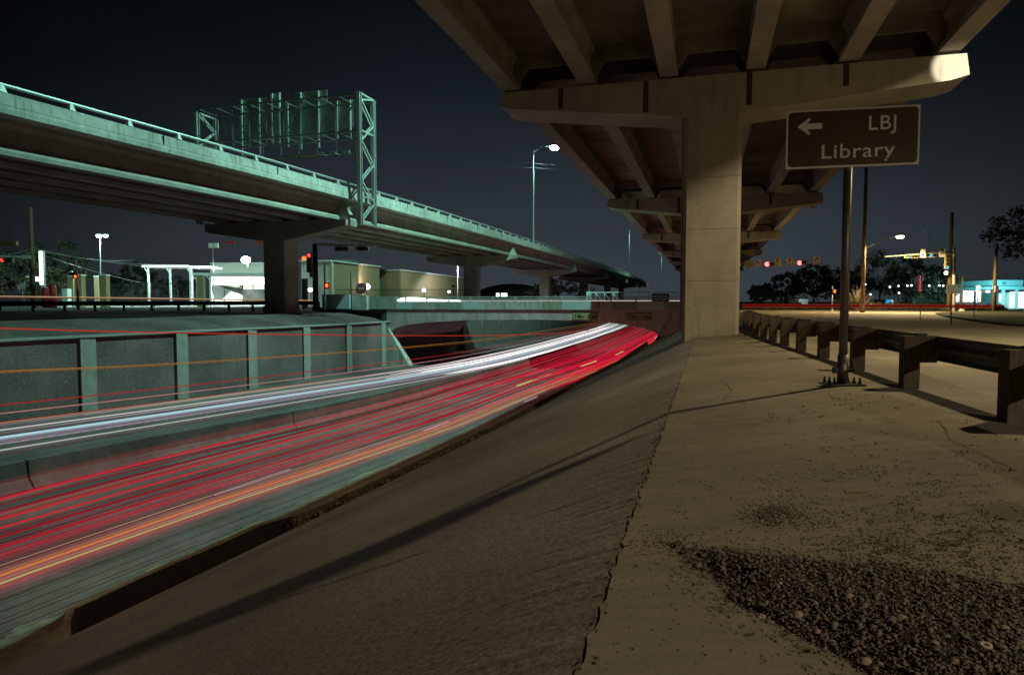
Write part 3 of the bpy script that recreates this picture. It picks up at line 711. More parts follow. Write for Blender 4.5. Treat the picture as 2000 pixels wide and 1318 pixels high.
# ================================================================== LBJ LIBRARY SIGN
sb = GZ(1645, 752, 0.0)
ls = thing('street_sign', 'brown sign reading LBJ Library with a left arrow on a round steel post', 'sign', sb)
TL, TR, BR, BL = GY(1540, 216, 9.28), GY(1789, 208, 9.28), GY(1788, 323, 9.28), GY(1540, 326, 9.28)
cx = 4.52; hw = 0.835; z0, z1 = 2.935, 3.705
yaw = Vector((1, -0.15, 0.014)).normalized(); upv = Vector((0, 0, 1)); nrmv = yaw.cross(upv).normalized()
cs = Vector((cx, 9.20, (z0 + z1) / 2))
def rrect(m_, c, X, U, Nn, w, h, r, t0, t1, k=5):
    pts = []
    for (sx_, sy_, a0) in ((1,1,0),(-1,1,PI/2),(-1,-1,PI),(1,-1,3*PI/2)):
        for i in range(k):
            a_ = a0 + PI/2*i/(k-1)
            pts.append((sx_*(w-r) + r*math.cos(a_), sy_*(h-r) + r*math.sin(a_)))
    m_.loft([[c + X*p + U*q + Nn*t0 for p, q in pts], [c + X*p + U*q + Nn*t1 for p, q in pts]], True, True); return m_
rrect(MB(), cs, yaw, upv, nrmv, hw, 0.385, 0.012, -0.02, 0.0).build('sign_board', M['signwhite'], ls)
rrect(MB(), cs, yaw, upv, nrmv, hw - 0.024, 0.361, 0.05, 0.0005, 0.004).build('sign_face', M['brown'], ls)
tt = cs + nrmv * 0.006
ax, az = -0.70, 0.168
ar = [(0.0,0.0),(0.155,0.115),(0.170,0.085),(0.125,0.038),(0.315,0.038),(0.315,-0.038),(0.125,-0.038),(0.170,-0.085),(0.155,-0.115)]
ar = [(x_ , y_) for x_, y_ in ar]
m_ = MB(); up_, lo_ = [tt + yaw*(ax + x_) + upv*(az + y_) + nrmv*0.003 for x_, y_ in ar], [tt + yaw*(ax + x_) + upv*(az + y_) - nrmv*0.001 for x_, y_ in ar]
m_.loft([lo_, up_], True, False)
n0 = len(m_.v); m_.v += [tuple(v) for v in up_]
for tri in ((0,2,1),(0,3,2),(0,6,3),(3,6,5),(3,5,4),(0,7,6),(0,8,7)): m_.f.append(tuple(n0 + i for i in tri))
m_.build('arrow', M['signwhite'], ls)
text('lettering', 'LBJ', 0.265, tt + yaw * 0.185 + upv * 0.085, yaw, upv, M['signwhite'], ls, 0.004, 'LEFT', 1.02, 0.0015)
text('lettering', 'Library', 0.265, tt + yaw * -0.40 + upv * -0.265, yaw, upv, M['signwhite'], ls, 0.004, 'LEFT', 1.13, 0.0015)
for bx_, bz_ in ((-0.69, 0.245), (0.70, 0.225), (0.0, 0.27), (-0.09, -0.285), (0.45, -0.30)):
    c = cs + yaw*bx_ + upv*bz_
    MB().tube([c, c + nrmv * 0.012], 0.012, 8).build('bolt', M['darksteel'], ls)
pc = Vector((sb.x, sb.y, 0))
ptop = Vector((cx, 9.20 + 0.09, z0 + 0.6))
MB().tube([pc + Vector((0,0,0.18)), ptop], 0.056, 20).build('post', M['signpost'], ls, True)
MB().tube([pc + Vector((0,0,0.015)), pc + Vector((0.005,0,0.42))], 0.072, 20).build('base_sleeve', M['signpost'], ls, True)
MB().tube([pc + Vector((-0.10,-0.01,0.205)), pc + Vector((0.10,-0.01,0.205))], 0.028, 8).build('clamp_bolt', M['darksteel'], ls)
MB().obox(pc + Vector((-0.11,-0.01,0.205)), (0.022,0,0), (0,0.04,0), (0,0,0.04)).build('clamp_nut', M['darksteel'], ls)
MB().obox(pc + Vector((0.11,-0.01,0.205)), (0.03,0,0), (0,0.03,0), (0,0,0.02)).build('clamp_nut', M['ruststeel'], ls)
MB().obox(pc + Vector((0.0,0,0.012)), (0.25,0.03,0), (-0.02,0.16,0), (0,0,0.012)).build('base_plate', M['signpost'], ls)
for dx, dy in ((-0.20,0.10),(-0.17,0.02),(-0.13,-0.05),(0.10,0.05),(0.16,0.0),(0.21,-0.06)):
    c = pc + Vector((dx, dy, 0.024))
    MB().tube([c, c + Vector((0,0,0.035))], 0.022, 6).tube([c + Vector((0,0,0.03)), c + Vector((0,0,0.085))], 0.012, 6).build('anchor_bolt', M['darksteel'], ls)
for sz in (z0 + 0.12, z1 - 0.14):
    MB().obox(Vector((cx, 9.20, sz)) - nrmv * 0.035, yaw * 0.5, nrmv * 0.012, (0,0,0.03)).build('bracket', M['galv'], ls)

# ================================================================== RIGHT GUARDRAIL
gr = thing('guardrail', 'steel w-beam guardrail on wooden posts beside the frontage road', 'guardrail', (5.2, 9, 0))
gpx = [(2.62, -1.6), (3.45, 1.05), (4.15, 3.75)]
P_ = [Vector((4.25, 3.9, 0)), Vector((4.70, 6.45, 0)), Vector((5.21, 9.04, 0)), Vector((5.72, 11.41, 0)), Vector((6.18, 13.67, 0)), Vector((6.56, 15.63, 0)), Vector((6.93, 17.5, 0)), Vector((7.35, 19.4, 0)), Vector((7.79, 21.29, 0)), Vector((8.24, 23.24, 0)), Vector((8.75, 25.2, 0)), Vector((9.3, 27.2, 0)), Vector((9.9, 29.2, 0)), Vector((10.6, 31.2, 0))]
P_ = [Vector((3.8, 1.4, 0))] + P_
for i, p in enumerate(P_):
    d = (P_[min(i + 1, len(P_)-1)] - P_[max(i-1, 0)]).normalized(); n_ = Vector((d.y, -d.x, 0))
    MB().obox(p + Vector((0.07, 0.0, 0.33)) , n_ * 0.095, d * 0.10, (0, 0, 0.36)).build('post', M['wood'], gr)
    c = p + Vector((0.07,0,0)) + n_ * 0.20 + Vector((0, 0, 0.52))
    MB().obox(c, n_ * 0.10, d * 0.095, (0, 0, 0.175)).build('spacer_block', M['wood'], gr)
wp = [(0.0, 0.16), (0.055, 0.11), (0.055, 0.06), (0.0, 0.0), (0.055, -0.06), (0.055, -0.11), (0.0, -0.16)]
for a, b in zip(P_[:-1], P_[1:]):
    pass
rows = []; rows_b = []
for i, p in enumerate(P_):
    d = (P_[min(i + 1, len(P_)-1)] - P_[max(i-1, 0)]).normalized(); n_ = Vector((d.y, -d.x, 0))
    b0 = p + Vector((0.07,0,0)) + n_ * 0.31
    rows.append([b0 + n_ * w_ + Vector((0, 0, 0.53 + z_)) for w_, z_ in wp] + [b0 + n_ * (w_ - 0.006) + Vector((0, 0, 0.53 + z_)) for w_, z_ in wp[::-1]])
for i in range(0, len(rows) - 1, 2):
    MB().loft(rows[i:i + 3], True, True).build('rail', M['railsteel'], gr)
for i, p in enumerate(P_):   # top brackets
    d = (P_[min(i + 1, len(P_)-1)] - P_[max(i-1, 0)]).normalized(); n_ = Vector((d.y, -d.x, 0))
    c = p + Vector((0.07,0,0)) + n_ * 0.13
    MB().obox(c + Vector((0, 0, 0.715)), n_ * 0.06, d * 0.05, (0, 0, 0.012)).build('bracket', M['darksteel'], gr)

# ================================================================== LEFT GUARDRAIL
g2 = thing('guardrail', 'dark guardrail crossing below the left elevated road', 'guardrail', (-26, 55, 0.4))
A_, B_ = Vector((-37.6, 47.0, 0.40)), Vector((-16.9, 61.5, 0.40))
d = (B_ - A_); L_ = d.length; d.normalize(); n_ = Vector((d.y, -d.x, 0))
k = int(L_ / 1.905)
for i in range(k + 1):
    c = A_ + d * 1.905 * i
    MB().obox(c + Vector((0, 0, 0.28)), n_ * 0.09, d * 0.09, (0, 0, 0.42)).build('post', M['wood'], g2)
for i in range(0, k, 2):
    a, b = A_ + d * 1.905 * i + n_ * -0.2, A_ + d * 1.905 * min(i + 2, k) + n_ * -0.2
    rws = [[q + n_ * w_ + Vector((0, 0, 0.58 + z_)) for w_, z_ in wp] + [q + n_ * (w_ - 0.006) + Vector((0, 0, 0.58 + z_)) for w_, z_ in wp[::-1]] for q in (a, b)]
    MB().loft(rws, True, True).build('rail', M['darksteel'], g2)

# ================================================================== FRONTAGE AMBER LAMPS, ADDED FILL LAMP AND FLOOD
def cobra(base, hpos, label, watts, c, lens, cat='street lamp', pole=M['polewood'], ptop=None, r=0.14, direction=(0,0,-1), cone=R(165), head=0.3, soft=0.12):
    b = Vector(base); h = Vector(hpos); t = thing('street_lamp', label, cat, b)
    top = ptop if ptop else h.z + 0.2
    MB().tube([b, Vector((b.x, b.y, top))], [r, r * 0.72], 12).build('pole', pole, t, True)
    az_ = min(top - 0.2, h.z - 1.2)
    MB().tube([Vector((b.x, b.y, az_)), Vector((b.x, b.y, az_)) * 0.5 + h * 0.5 + Vector((0,0,0.15)), h + Vector((0,0,0.1))], 0.035, 6).build('arm', M['galv'], t)
    MB().sphere(h + Vector((0, 0, 0.08)), head, 12, 6, 0.4).build('lamp_head', M['galv'], t)
    if lens: MB().sphere(h - Vector((0, 0, 0.04)), head * 0.85, 12, 8, 0.7).build('lens', lens, t, True)
    if watts: spot(t, h - Vector((0, 0, head * 0.7 + 0.08)), watts, c, cone, 0.25, soft, direction)
    return t
cobra((16.6, 13.9, 0), (14.4, 13.1, 11.0), 'amber street lamp over the frontage road beyond the right edge of the photo', P_FRONTAGE, WARM, E_['warm'], soft=0.28)
cobra(W(30, -25, 0), W(27.5, -24, 10.8), 'added fill lamp across the frontage road behind the camera', 46000, (1.0, 0.88, 0.70), E_['warm'])  # added fill lamp, only there to brighten sign, column and undersides
cobra(GZ(1684, 610, 0.0) , GY(1758, 461, 69), 'lit amber street lamp on an arm of the wooden pole behind the brown sign', P_CROSS, (1.0,0.72,0.36), E_['warm'], ptop=14.6, r=0.22, head=0.42)
fl = [o for o in bpy.data.objects if o.get('label', '').startswith('amber street lamp over the frontage road')][0]
fp = Vector((16.45, 14.2, 9.6)); tgt = W(8.0, 26.3, 9.0)
MB().obox(fp, (0.18, 0, 0), (0, 0.10, 0), (0, 0, 0.14)).build('added_flood_head', M['galv'], fl)
spot(fl, fp + (tgt - fp).normalized() * 0.3, 9000, (1, 0.95, 0.75), R(10), 0.35, 0.08, tgt - fp)  # added flood with no known source, brightens the pier cap end
b_ = GY(1817, 470, 125); 
t = thing('street_lamp', 'unlit gooseneck street lamp on a slim pole above the right signals', 'street lamp', (b_.x, b_.y, 0))
tp = GY(1817, 447, 125)
MB().tube([Vector((b_.x, b_.y, 0)), tp], [0.14, 0.10], 8).build('pole', M['galv'], t)
MB().tube([tp, tp + Vector((-0.3,0,0.35)), tp + Vector((-1.2,0,0.3)), tp + Vector((-1.4,0,0))], 0.06, 6).build('arm', M['galv'], t)
MB().sphere(tp + Vector((-1.4, 0, -0.3)), 0.3, 8, 6, 1.2).build('lamp_head', M['metalw'], t)
# wall lamp under the second pier cap
hp = W(7.6, caps[2], 8.36)
t = thing('underdeck_lamp', 'small lamp under the right end of the second pier cap', 'lamp', hp)
MB().sphere(hp, 0.25, 10, 6, 0.4).build('housing', M['galv'], t)
spot(t, hp - Vector((0, 0, 0.2)), 260, (1, 0.6, 0.35), R(150), 0.5, 0.1)

# ================================================================== SIGNALS
def signal_h(c, X, n, lit, litmat, t, r=0.13, vertical=False, lsz=1.0):
    X = Vector(X).normalized(); U = Vector((0, 0, 1)); 
    ax_ = U if vertical else X; oth = X if vertical else U; Nn = X.cross(U)   # towards camera
    h = MB().obox(c, ax_ * (r * 1.25 * n), oth * (r * 1.35), Nn * 0.10).build('housing', M['sigyel'], t)
    for i in range(n):
        q = Vector(c) + ax_ * ((i - (n - 1) / 2) * 2.45 * r) + Nn * 0.10
        if vertical: q = Vector(c) - ax_ * ((i - (n - 1) / 2) * 2.45 * r) + Nn * 0.10
        m_ = litmat if i in lit else M['glass']
        rr = r * (lsz if i in lit else 0.85)
        MB().tube([q, q + Nn * 0.03], rr, 14).build('lens', m_, h)
        rows = []
        for dd in (0.0, 0.18):
            rows.append([q + Nn * dd + (X * math.cos(a) + U * math.sin(a)) * r * 1.05 for a in [PI * (-0.15 + 1.3 * j / 9) for j in range(10)]])
        MB().loft(rows).build('visor', M['darksteel'], h)
    return h
def mark(t, c, X, U, kind, w):
    """arrow print on a lane sign"""
    m_ = MB(); X = Vector(X); U = Vector(U)
    def ln(pts, th):
        for a, b in zip(pts[:-1], pts[1:]): m_.bar(Vector(c) + X*a[0]*w + U*a[1]*w, Vector(c) + X*b[0]*w + U*b[1]*w, 0.012, th * w, up=U) if False else m_.obox((Vector(c)+X*(a[0]+b[0])/2*w+U*(a[1]+b[1])/2*w), (X*(b[0]-a[0])+U*(b[1]-a[1]))*w/2, (X*(b[1]-a[1])-U*(b[0]-a[0])).normalized()*th*w/2, X.cross(U)*0.006)
    if kind == 'L': ln([(0.22,-0.1),(0.22,0.12),(0.0,0.36),(-0.12,0.36)], 0.11); ln([(-0.26,0.34),(-0.05,0.52)], 0.12); ln([(-0.26,0.34),(-0.05,0.2)], 0.12)
    if kind == 'R': ln([(-0.22,-0.1),(-0.22,0.12),(0.0,0.36),(0.12,0.36)], 0.11); ln([(0.26,0.34),(0.05,0.52)], 0.12); ln([(0.26,0.34),(0.05,0.2)], 0.12)
    if kind == 'U': ln([(0,-0.1),(0,0.5)], 0.1); ln([(0,0.52),(-0.14,0.3)], 0.1); ln([(0,0.52),(0.14,0.3)], 0.1)
    if kind == 'B': ln([(0.12,-0.1),(0.12,0.5)], 0.1); ln([(0.12,0.52),(0.0,0.34)], 0.09); ln([(0.12,0.52),(0.24,0.34)], 0.09); ln([(0.12,0.0),(-0.14,0.25),(-0.14,0.4)], 0.08)
    if kind == 'T': ln([(-0.25,-0.3),(-0.05,0.1),(-0.05,0.3),(-0.3,0.4)], 0.09); ln([(0.2,-0.3),(0.2,0.4)], 0.09)
    m_.build('arrow_print', M['black'], t)

D1 = 85.0; X1 = Vector((1, 0, 0.0)); U1 = Vector((0, 0, 1))
def on(px, py, D=D1): return GY(px, py, D)
ms = thing('signal_mast', 'traffic signal mast arm with two bright red lights and four lane signs beyond the column', 'traffic signal', (on(1440, 600).x, D1, 0))
bx = on(1441, 516)
MB().tube([Vector((bx.x, D1, 0)), Vector((bx.x, D1, 6.6))], 0.16, 10).build('pole', M['galv'], ms)
MB().tube([bx, on(1530, 513), on(1600, 508)], [0.12, 0.09, 0.06], 8).build('mast_arm', M['galv'], ms)
for px, py in ((1500, 516), (1563, 513.5)):
    signal_h(on(px + 2, py + 0.3) - Vector((0, 0.2, 0)), X1, 3, (0,), E_['redbig'], ms, r=0.145, lsz=1.8)
for (px0, py0, px1, py1, kd, m_) in ((1473, 507, 1486, 522.5, 'L', M['signwhite']), (1512, 504.5, 1525.5, 520, 'U', M['signwhite']), (1535, 503.5, 1548.5, 519.5, 'B', M['white']), (1588, 500.5, 1602, 517, 'R', M['white'])):
    a = on(px0, py0, D1 - 0.3); b = on(px1, py1, D1 - 0.3); c = (a + b) / 2; hw_ = (b.x - a.x) / 2; hh_ = (a.z - b.z) / 2
    pl = MB().obox(c, (hw_, 0, 0), (0, 0.01, 0), (0, 0, hh_)).build('lane_sign', m_, ms)
    mark(pl, c + Vector((0, -0.02, 0)), X1, U1, kd, hw_ * 1.8)
    text('lettering', 'ONLY', hh_ * 0.38, c + Vector((-hw_ * 0.55, -0.02, -hh_ * 0.8)), X1, U1, M['black'], pl, 0.006)
c = on(1463, 516, D1 - 0.3)
MB().loft([[c + Vector((r_[0] * 0.62, -0.01 + y_, r_[1] * 0.62)) for r_ in ((0,1),(1,0),(0,-1),(-1,0))] for y_ in (0, 0.02)], True, True).build('warning_diamond', M['yellow'], ms)
sg = thing('hanging_signal', 'dark amber signal head seen from the side at the column edge', 'traffic signal', on(1457, 495, 80))
MB().obox(on(1460, 494, 80), (0.62,0,0), (0,0.15,0), (0,0,0.2)).build('housing', M['sigyel'], sg)
MB().obox(on(1470.5, 493, 80), (0.05,0,0), (0,0.2,0), (0,0,0.26)).build('backplate', M['metalw'], sg)
MB().tube([on(1449, 500, 80), on(1457, 500, 80)], 0.18, 8).build('visor', M['darksteel'], sg)
MB().tube([on(1451, 520, 80), on(1451, 498, 80)], 0.06, 8).build('hanger', M['darksteel'], sg)

D2 = 72.0
pb = on(1863, 607, D2)
ms2 = thing('signal_mast', 'traffic signal mast with blue-green lights on the right corner', 'traffic signal', (pb.x, D2, 0))
MB().tube([Vector((pb.x, D2, -0.02)), on(1863.5, 484, D2)], [0.19, 0.16], 12).build('pole', M['galv'], ms2)
MB().tube([on(1862, 493, D2), on(1815, 495, D2), on(1728, 501.5, D2 + 2)], [0.15, 0.11, 0.06], 8).build('mast_arm', M['galv'], ms2)
signal_h(on(1779.5, 501, D2 - 0.3), X1, 4, (1,), E_['cyan'], ms2, r=0.13, lsz=1.0)
signal_h(on(1817, 499, D2 - 0.3), X1, 3, (1,), E_['cyan'], ms2, r=0.15, lsz=1.2)
signal_h(on(1849, 512, D2 - 0.5), X1, 4, (3,), E_['cyan'], ms2, r=0.15, vertical=True, lsz=1.1)
for (px0, py0, px1, py1, kd) in ((1798, 486.5, 1807, 503, None), (1834, 484, 1847, 502, 'T')):
    a = on(px0, py0, D2 - 0.4); b = on(px1, py1, D2 - 0.4); c = (a + b) / 2; hw_ = (b.x - a.x) / 2; hh_ = (a.z - b.z) / 2
    pl = MB().obox(c, (hw_, 0, 0), (0, 0.01, 0), (0, 0, hh_)).build('lane_sign', M['white'], ms2)
    if kd: mark(pl, c + Vector((0, -0.02, 0)), X1, U1, kd, hw_ * 1.8)
    else: MB().tube([c + Vector((0, -0.02, -hh_ * 0.4)), c + Vector((0, -0.03, -hh_ * 0.4))], hw_ * 0.45, 12).build('dot_print', M['black'], pl)

def post_thing(name, label, cat, px, ytop, ybot, r, m, D=None, z=0.0):
    b = GZ(px, ybot, z) if D is None else GY(px, ybot, D)
    if D is not None: b.z = z
    tp = GY(px, ytop, b.y)
    t = thing(name, label, cat, b); MB().tube([b, Vector((b.x, b.y, tp.z))], [r, r * 0.75], 10).build('post', m, t, True)
    return t, b, tp
# pedestrian signal
t, b, tp = post_thing('pedestrian_signal', 'slim post with a glowing orange pedestrian light left of the sign post', 'pedestrian signal', 1625, 559, 607, 0.07, M['galv'], D=78)
q = GY(1629.5, 569, 77.7)
MB().obox(q + Vector((0, 0.1, 0)), (0.2,0,0), (0,0.12,0), (0,0,0.24)).build('housing', M['darksteel'], t)
MB().sphere(q - Vector((0, 0.1, 0)), 0.15, 8, 6, 1.2).build('lens', E_['amber'], t)
MB().tube([b, b + Vector((0,0,0.2))], 0.16, 8).build('base', M['galv'], t)
# poles, right
t, b, tp = post_thing('utility_pole', 'dark leaning-free wooden utility pole left of the signal mast on the right', 'utility pole', 1853, 415, 608, 0.24, M['polewood'], D=75)
t, b, tp = post_thing('utility_pole', 'wooden utility pole in front of the lit shops at the far right', 'utility pole', 1941, 478, 612, 0.2, M['polewood'], D=70)
MB().obox(Vector((b.x, b.y - 0.25, 2.4)), (0.16,0,0), (0,0.1,0), (0,0,0.32)).build('meter_box', M['stucco'], t)
t, b, tp = post_thing('street_pole', 'thin steel pole with a T arm and a round concrete foot beside the mast', 'pole', 1878, 540, 608, 0.06, M['ruststeel'], D=72)
MB().tube([on(1866, 541, 72), on(1911, 539.5, 72)], 0.035, 6).build('arm', M['ruststeel'], t)
MB().sphere(b, 0.38, 10, 6, 0.9).build('foot', M['stucco'], t)
# lane sign at the verge
t, b, tp = post_thing('lane_sign', 'white sign reading RIGHT LANE MUST TURN RIGHT at the verge', 'sign', 1857, 556, 633, 0.035, M['signpost'])
a_ = GY(1848, 556, b.y - 0.06); b2 = GY(1871, 573.5, b.y - 0.06); c = (a_ + b2) / 2; hw_, hh_ = (b2.x - a_.x) / 2, (a_.z - b2.z) / 2
MB().obox(c, (hw_,0,0), (0,0.006,0), (0,0,hh_)).build('board', M['white'], t)
for tx, f, sz in (('RIGHT LANE', 0.45, 0.30), ('MUST', -0.12, 0.36), ('TURN RIGHT', -0.72, 0.30)):
    text('lettering', tx, hh_ * sz * 1.1, c + Vector((0, -0.012, hh_ * f)), X1, U1, M['black'], t, 0.003, 'CENTER')
t, b, tp = post_thing('marker_post', 'short bare steel post at the edge of the frontage road', 'post', 1797, 594, 626, 0.03, M['signpost'])
t, b, tp = post_thing('fuel_sign', 'narrow upright red sign with white letters TEXACO behind the road', 'sign', 1797, 566, 602, 0.08, M['galv'], D=88)
a_ = GY(1793.2, 538, 87.8); b2 = GY(1800.2, 569, 87.8); c = (a_ + b2) / 2; hw_, hh_ = (b2.x - a_.x) / 2, (a_.z - b2.z) / 2
MB().obox(c, (hw_,0,0), (0,0.06,0), (0,0,hh_)).build('board', glow('lit_red_sign', (0.45,0.02,0.05), 0.4), t)
for i, ch_ in enumerate('TEXACO'):
    text('lettering', ch_, 0.36, c + Vector((-0.13, -0.075, hh_ - 0.33 - i * 0.335)), X1, U1, glow('lit_white_letter', (0.9,0.6,0.6), 0.6), t, 0.01)
# small stakes and guy on the verge
for i, (px, y0, y1) in enumerate(((1902, 571, 625), (1909, 580, 612), (1917, 576, 611), (1934, 585, 611))):
    post_thing('slim_post', ['slim red-brown post with a notice in front of the white shop', 'thin stake first right of the red-brown post', 'thin stake second right of the red-brown post', 'thin stake just left of the far utility pole'][i], 'post', px, y0, y1, 0.03, M['ruststeel'], D=(42, 66, 68, 66)[i])
# far power lines right
def wire(a, b, sag, label, r=0.012, grp='overhead wires', m=None):
    a = Vector(a); b = Vector(b); pts = [a.lerp(b, i / 12) - Vector((0, 0, sag * 4 * (i/12) * (1 - i/12))) for i in range(13)]
    return tag(MB().tube(pts, r, 4).build('power_line', m or M['galv']), label, 'wire', grp)
wire(GY(735, 288, 75), GY(1330, 330, 150), 0.8, 'upper faint wire running behind the brightest street lamp', 0.02, m=M['darksteel'])
wire(GY(735, 300, 75), GY(1330, 336, 150), 0.8, 'lower faint wire running behind the brightest street lamp', 0.02, m=M['darksteel'])

# ================================================================== FOLIAGE
def leaves(cs_, n_per, r_c, size, squash=0.8):
    V = []
    cs_ = np.array(cs_); k = len(cs_)
    c = np.repeat(cs_, n_per, axis=0)
    d = rng.normal(size=(len(c), 3)); d /= np.linalg.norm(d, axis=1)[:, None]
    rad = rng.random(len(c)) ** 0.45
    rr = np.repeat(r_c, n_per)
    c = c + d * (rad * rr)[:, None] * np.array([1, 1, squash])
    a = rng.normal(size=(len(c), 3)); a /= np.linalg.norm(a, axis=1)[:, None]
    b = rng.normal(size=(len(c), 3)); b -= a * (a * b).sum(1)[:, None]; b /= np.linalg.norm(b, axis=1)[:, None]
    sz = size * (0.6 + 0.8 * rng.random(len(c)))[:, None]
    V = np.stack([c - a * sz, c + b * sz * 0.5, c + a * sz, c - b * sz * 0.5], 1).reshape(-1, 3)
    Fc = np.arange(len(V)).reshape(-1, 4)
    return V, Fc
def tree(px, ytop, D, wpx, label, leafm=M['leaf'], n=55, per=45, size=0.16, z=0.0, grp=None, bare=0.0, crown_low=0.3):
    tp = GY(px, ytop, D); H = tp.z - z; hw_ = wpx / F * D / 2
    base = Vector((tp.x, D, z)); t = thing('tree', label, 'tree', base, grp)
    m_ = MB(); r0 = 0.035 * H
    m_.tube([base, base + Vector((0.1, 0, H * 0.3)), base + Vector((0, 0.1, H * 0.55))], [r0, r0 * 0.7, r0 * 0.4], 8)
    for i in range(6):
        an = i * 1.05 + random.random(); e = base + Vector((math.cos(an) * hw_ * 0.6, math.sin(an) * hw_ * 0.6, H * random.uniform(0.6, 0.85)))
        m_.tube([base + Vector((0, 0, H * random.uniform(0.25, 0.45))), (base + e) / 2 + Vector((0, 0, H * 0.12)), e], [r0 * 0.4, r0 * 0.25, r0 * 0.08], 5)
    m_.build('trunk', M['bark'], t)
    cs_ = []; rr = []
    for i in range(n):
        for _ in range(20):
            x, y, w_ = random.uniform(-1, 1), random.uniform(-1, 1), random.uniform(-1, 1)
            if 0.25 < x*x + y*y + w_*w_ < 1: break
        lowz = crown_low
        cz = z + H * (lowz + (1 - lowz) * 0.5 * (1 + w_ * 0.88))
        cs_.append((tp.x + x * hw_ * 0.9, D + y * hw_ * 0.8, cz)); rr.append(random.uniform(0.10, 0.24) * max(hw_, H * 0.4))
    V, Fc = leaves(cs_, per, np.array(rr), size)
    npmesh('crown', V, Fc, leafm, t)
    return t
for i, (px, yt, D, w, lab) in enumerate((
    (1490, 553, 120, 60, 'small dark tree at the left end of the group behind the red signals'),
    (1535, 528, 118, 80, 'dark tree directly below the left red signal'),
    (1590, 513, 112, 100, 'broad dark tree below the right red signal'),
    (1640, 520, 120, 90, 'dark tree behind the orange pedestrian light'),
    (1722, 487, 115, 130, 'tallest brownish tree under the lit amber street lamp'),
    (1785, 500, 105, 110, 'dark oak behind the upright red sign'),
    (1835, 512, 110, 80, 'dark tree behind the blue-green signals'),
    (1665, 524, 130, 90, 'dark tree seen either side of the brown sign post'))):
    tree(px, yt, D, w, lab, n=60, per=60, size=0.2, grp='trees behind the crossing', crown_low=0.1)
tree(2085, 385, 45, 300, 'large tree reaching in at the right edge of the photo', n=80, per=70, size=0.12, crown_low=0.46)
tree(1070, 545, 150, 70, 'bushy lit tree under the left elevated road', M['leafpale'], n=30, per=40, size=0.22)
tree(1090, 535, 165, 60, 'dark tree between two piers of the left elevated road', n=30, per=50, size=0.22)
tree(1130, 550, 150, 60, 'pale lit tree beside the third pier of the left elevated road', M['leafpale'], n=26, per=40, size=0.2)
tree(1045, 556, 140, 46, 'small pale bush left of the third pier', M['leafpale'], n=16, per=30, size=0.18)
tree(110, 462, 100, 130, 'tall dark tree left of the twin parking lamp', n=70, per=60, size=0.2, z=0.4, crown_low=0.15)
tree(40, 480, 95, 130, 'dark tree behind the wooden pole at the far left', n=60, per=60, size=0.2, z=0.4, crown_low=0.1)
tree(-30, 500, 90, 120, 'dark tree at the left edge of the photo', n=50, per=60, size=0.2, z=0.4, crown_low=0.1)
tree(268, 512, 150, 90, 'dark tree behind the left end of the white canopy', n=50, per=50, size=0.25, z=0.4, crown_low=0.1)
tree(220, 535, 150, 70, 'low dark tree right of the brick gate pillars', n=40, per=50, size=0.25, z=0.4, crown_low=0.1)
tree(345, 540, 160, 90, 'dark tree seen through the white canopy', n=40, per=50, size=0.25, z=0.4, crown_low=0.1)
# pale yucca bush by the wooden pole
t = thing('shrub', 'pale spiky shrub beside the foot of the wooden pole', 'shrub', GY(1672, 607, 76))
V = []; Fc = []
c0 = np.array(GY(1672, 607, 76))
for i in range(420):
    a = rng.uniform(0, 2 * PI); el = rng.uniform(0.15, 1.5); L_ = rng.uniform(1.2, 2.9)
    dv = np.array([math.cos(a) * math.cos(el), math.sin(a) * math.cos(el), math.sin(el)]); e = c0 + dv * L_
    sd = np.cross(dv, [0, 0, 1]); sd = sd / (np.linalg.norm(sd) + 1e-6) * 0.03
    st = c0 + dv * 0.4
    k_ = len(V); V += [st - sd, st + sd, e + sd * 0.3, e - sd * 0.3]; Fc.append((k_, k_ + 1, k_ + 2, k_ + 3))
npmesh('blades', V, Fc, M['leafpale'], t)
MB().tube([Vector(c0), Vector(c0) + Vector((0, 0, 0.6))], 0.15, 6).build('stem', M['bark'], t)
# hedges
def hedge(x0, x1, y0, y1, D, m_, label, n=60):
    a = GY(x0, y1, D); b = GY(x1, y1, D); h = GY(x0, y0, D).z
    zz = max(a.z, -0.02)
    cs_ = [(a.x + (b.x - a.x) * random.random(), D + random.uniform(-0.8, 0.8), zz + (h - zz) * random.uniform(0.15, 0.8)) for _ in range(n)]
    V, Fc = leaves(cs_, 40, np.full(n, (h - zz) * 0.35), 0.16)
    o = npmesh('hedge', V, Fc, m_); tag(o, label, 'hedge'); return o
hedge(1470, 1680, 590, 604, 95, M['leaf'], 'low dark hedge behind the road left of the wooden pole', 90)
hedge(1700, 1850, 590, 606, 88, M['leafpale'], 'brown clipped hedge along the road behind the upright red sign', 80)
hedge(1868, 1960, 594, 607, 85, M['leaf'], 'dark hedge in front of the lit shops', 60)

# ================================================================== RIGHT BUILDINGS
def bbox(px0, py0, px1, py1, D, dep, m_, name, parent, zb=None):
    a = GY(px0, py0, D); b = GY(px1, py1, D); z0_ = b.z if zb is None else zb
    return MB().box((a.x, D, z0_), (b.x, D + dep, a.z)).build(name, m_, parent)
gsn = thing('shop_building', 'white lit shop with a grey roof band at the far right', 'shop', (GY(1900, 600, 130).x, 130, 0))
bbox(1862, 551, 1938, 601, 130, 14, M['stucco'], 'wall', gsn, -0.05)
bbox(1866, 548, 1917, 557, 129.3, 0.6, M['galv'], 'roof_band', gsn)
bbox(1887, 560, 1935, 563.5, 128.9, 0.3, E_['store'], 'light_strip', gsn)
w_ = bbox(1882, 568, 1901, 589, 129.9, 0.08, E_['store'], 'window', gsn)
bbox(1891, 568, 1891.6, 589, 129.8, 0.05, M['galv'], 'frame', w_)
bbox(1867, 573, 1873, 589, 129.9, 0.08, E_['store'], 'window', gsn)
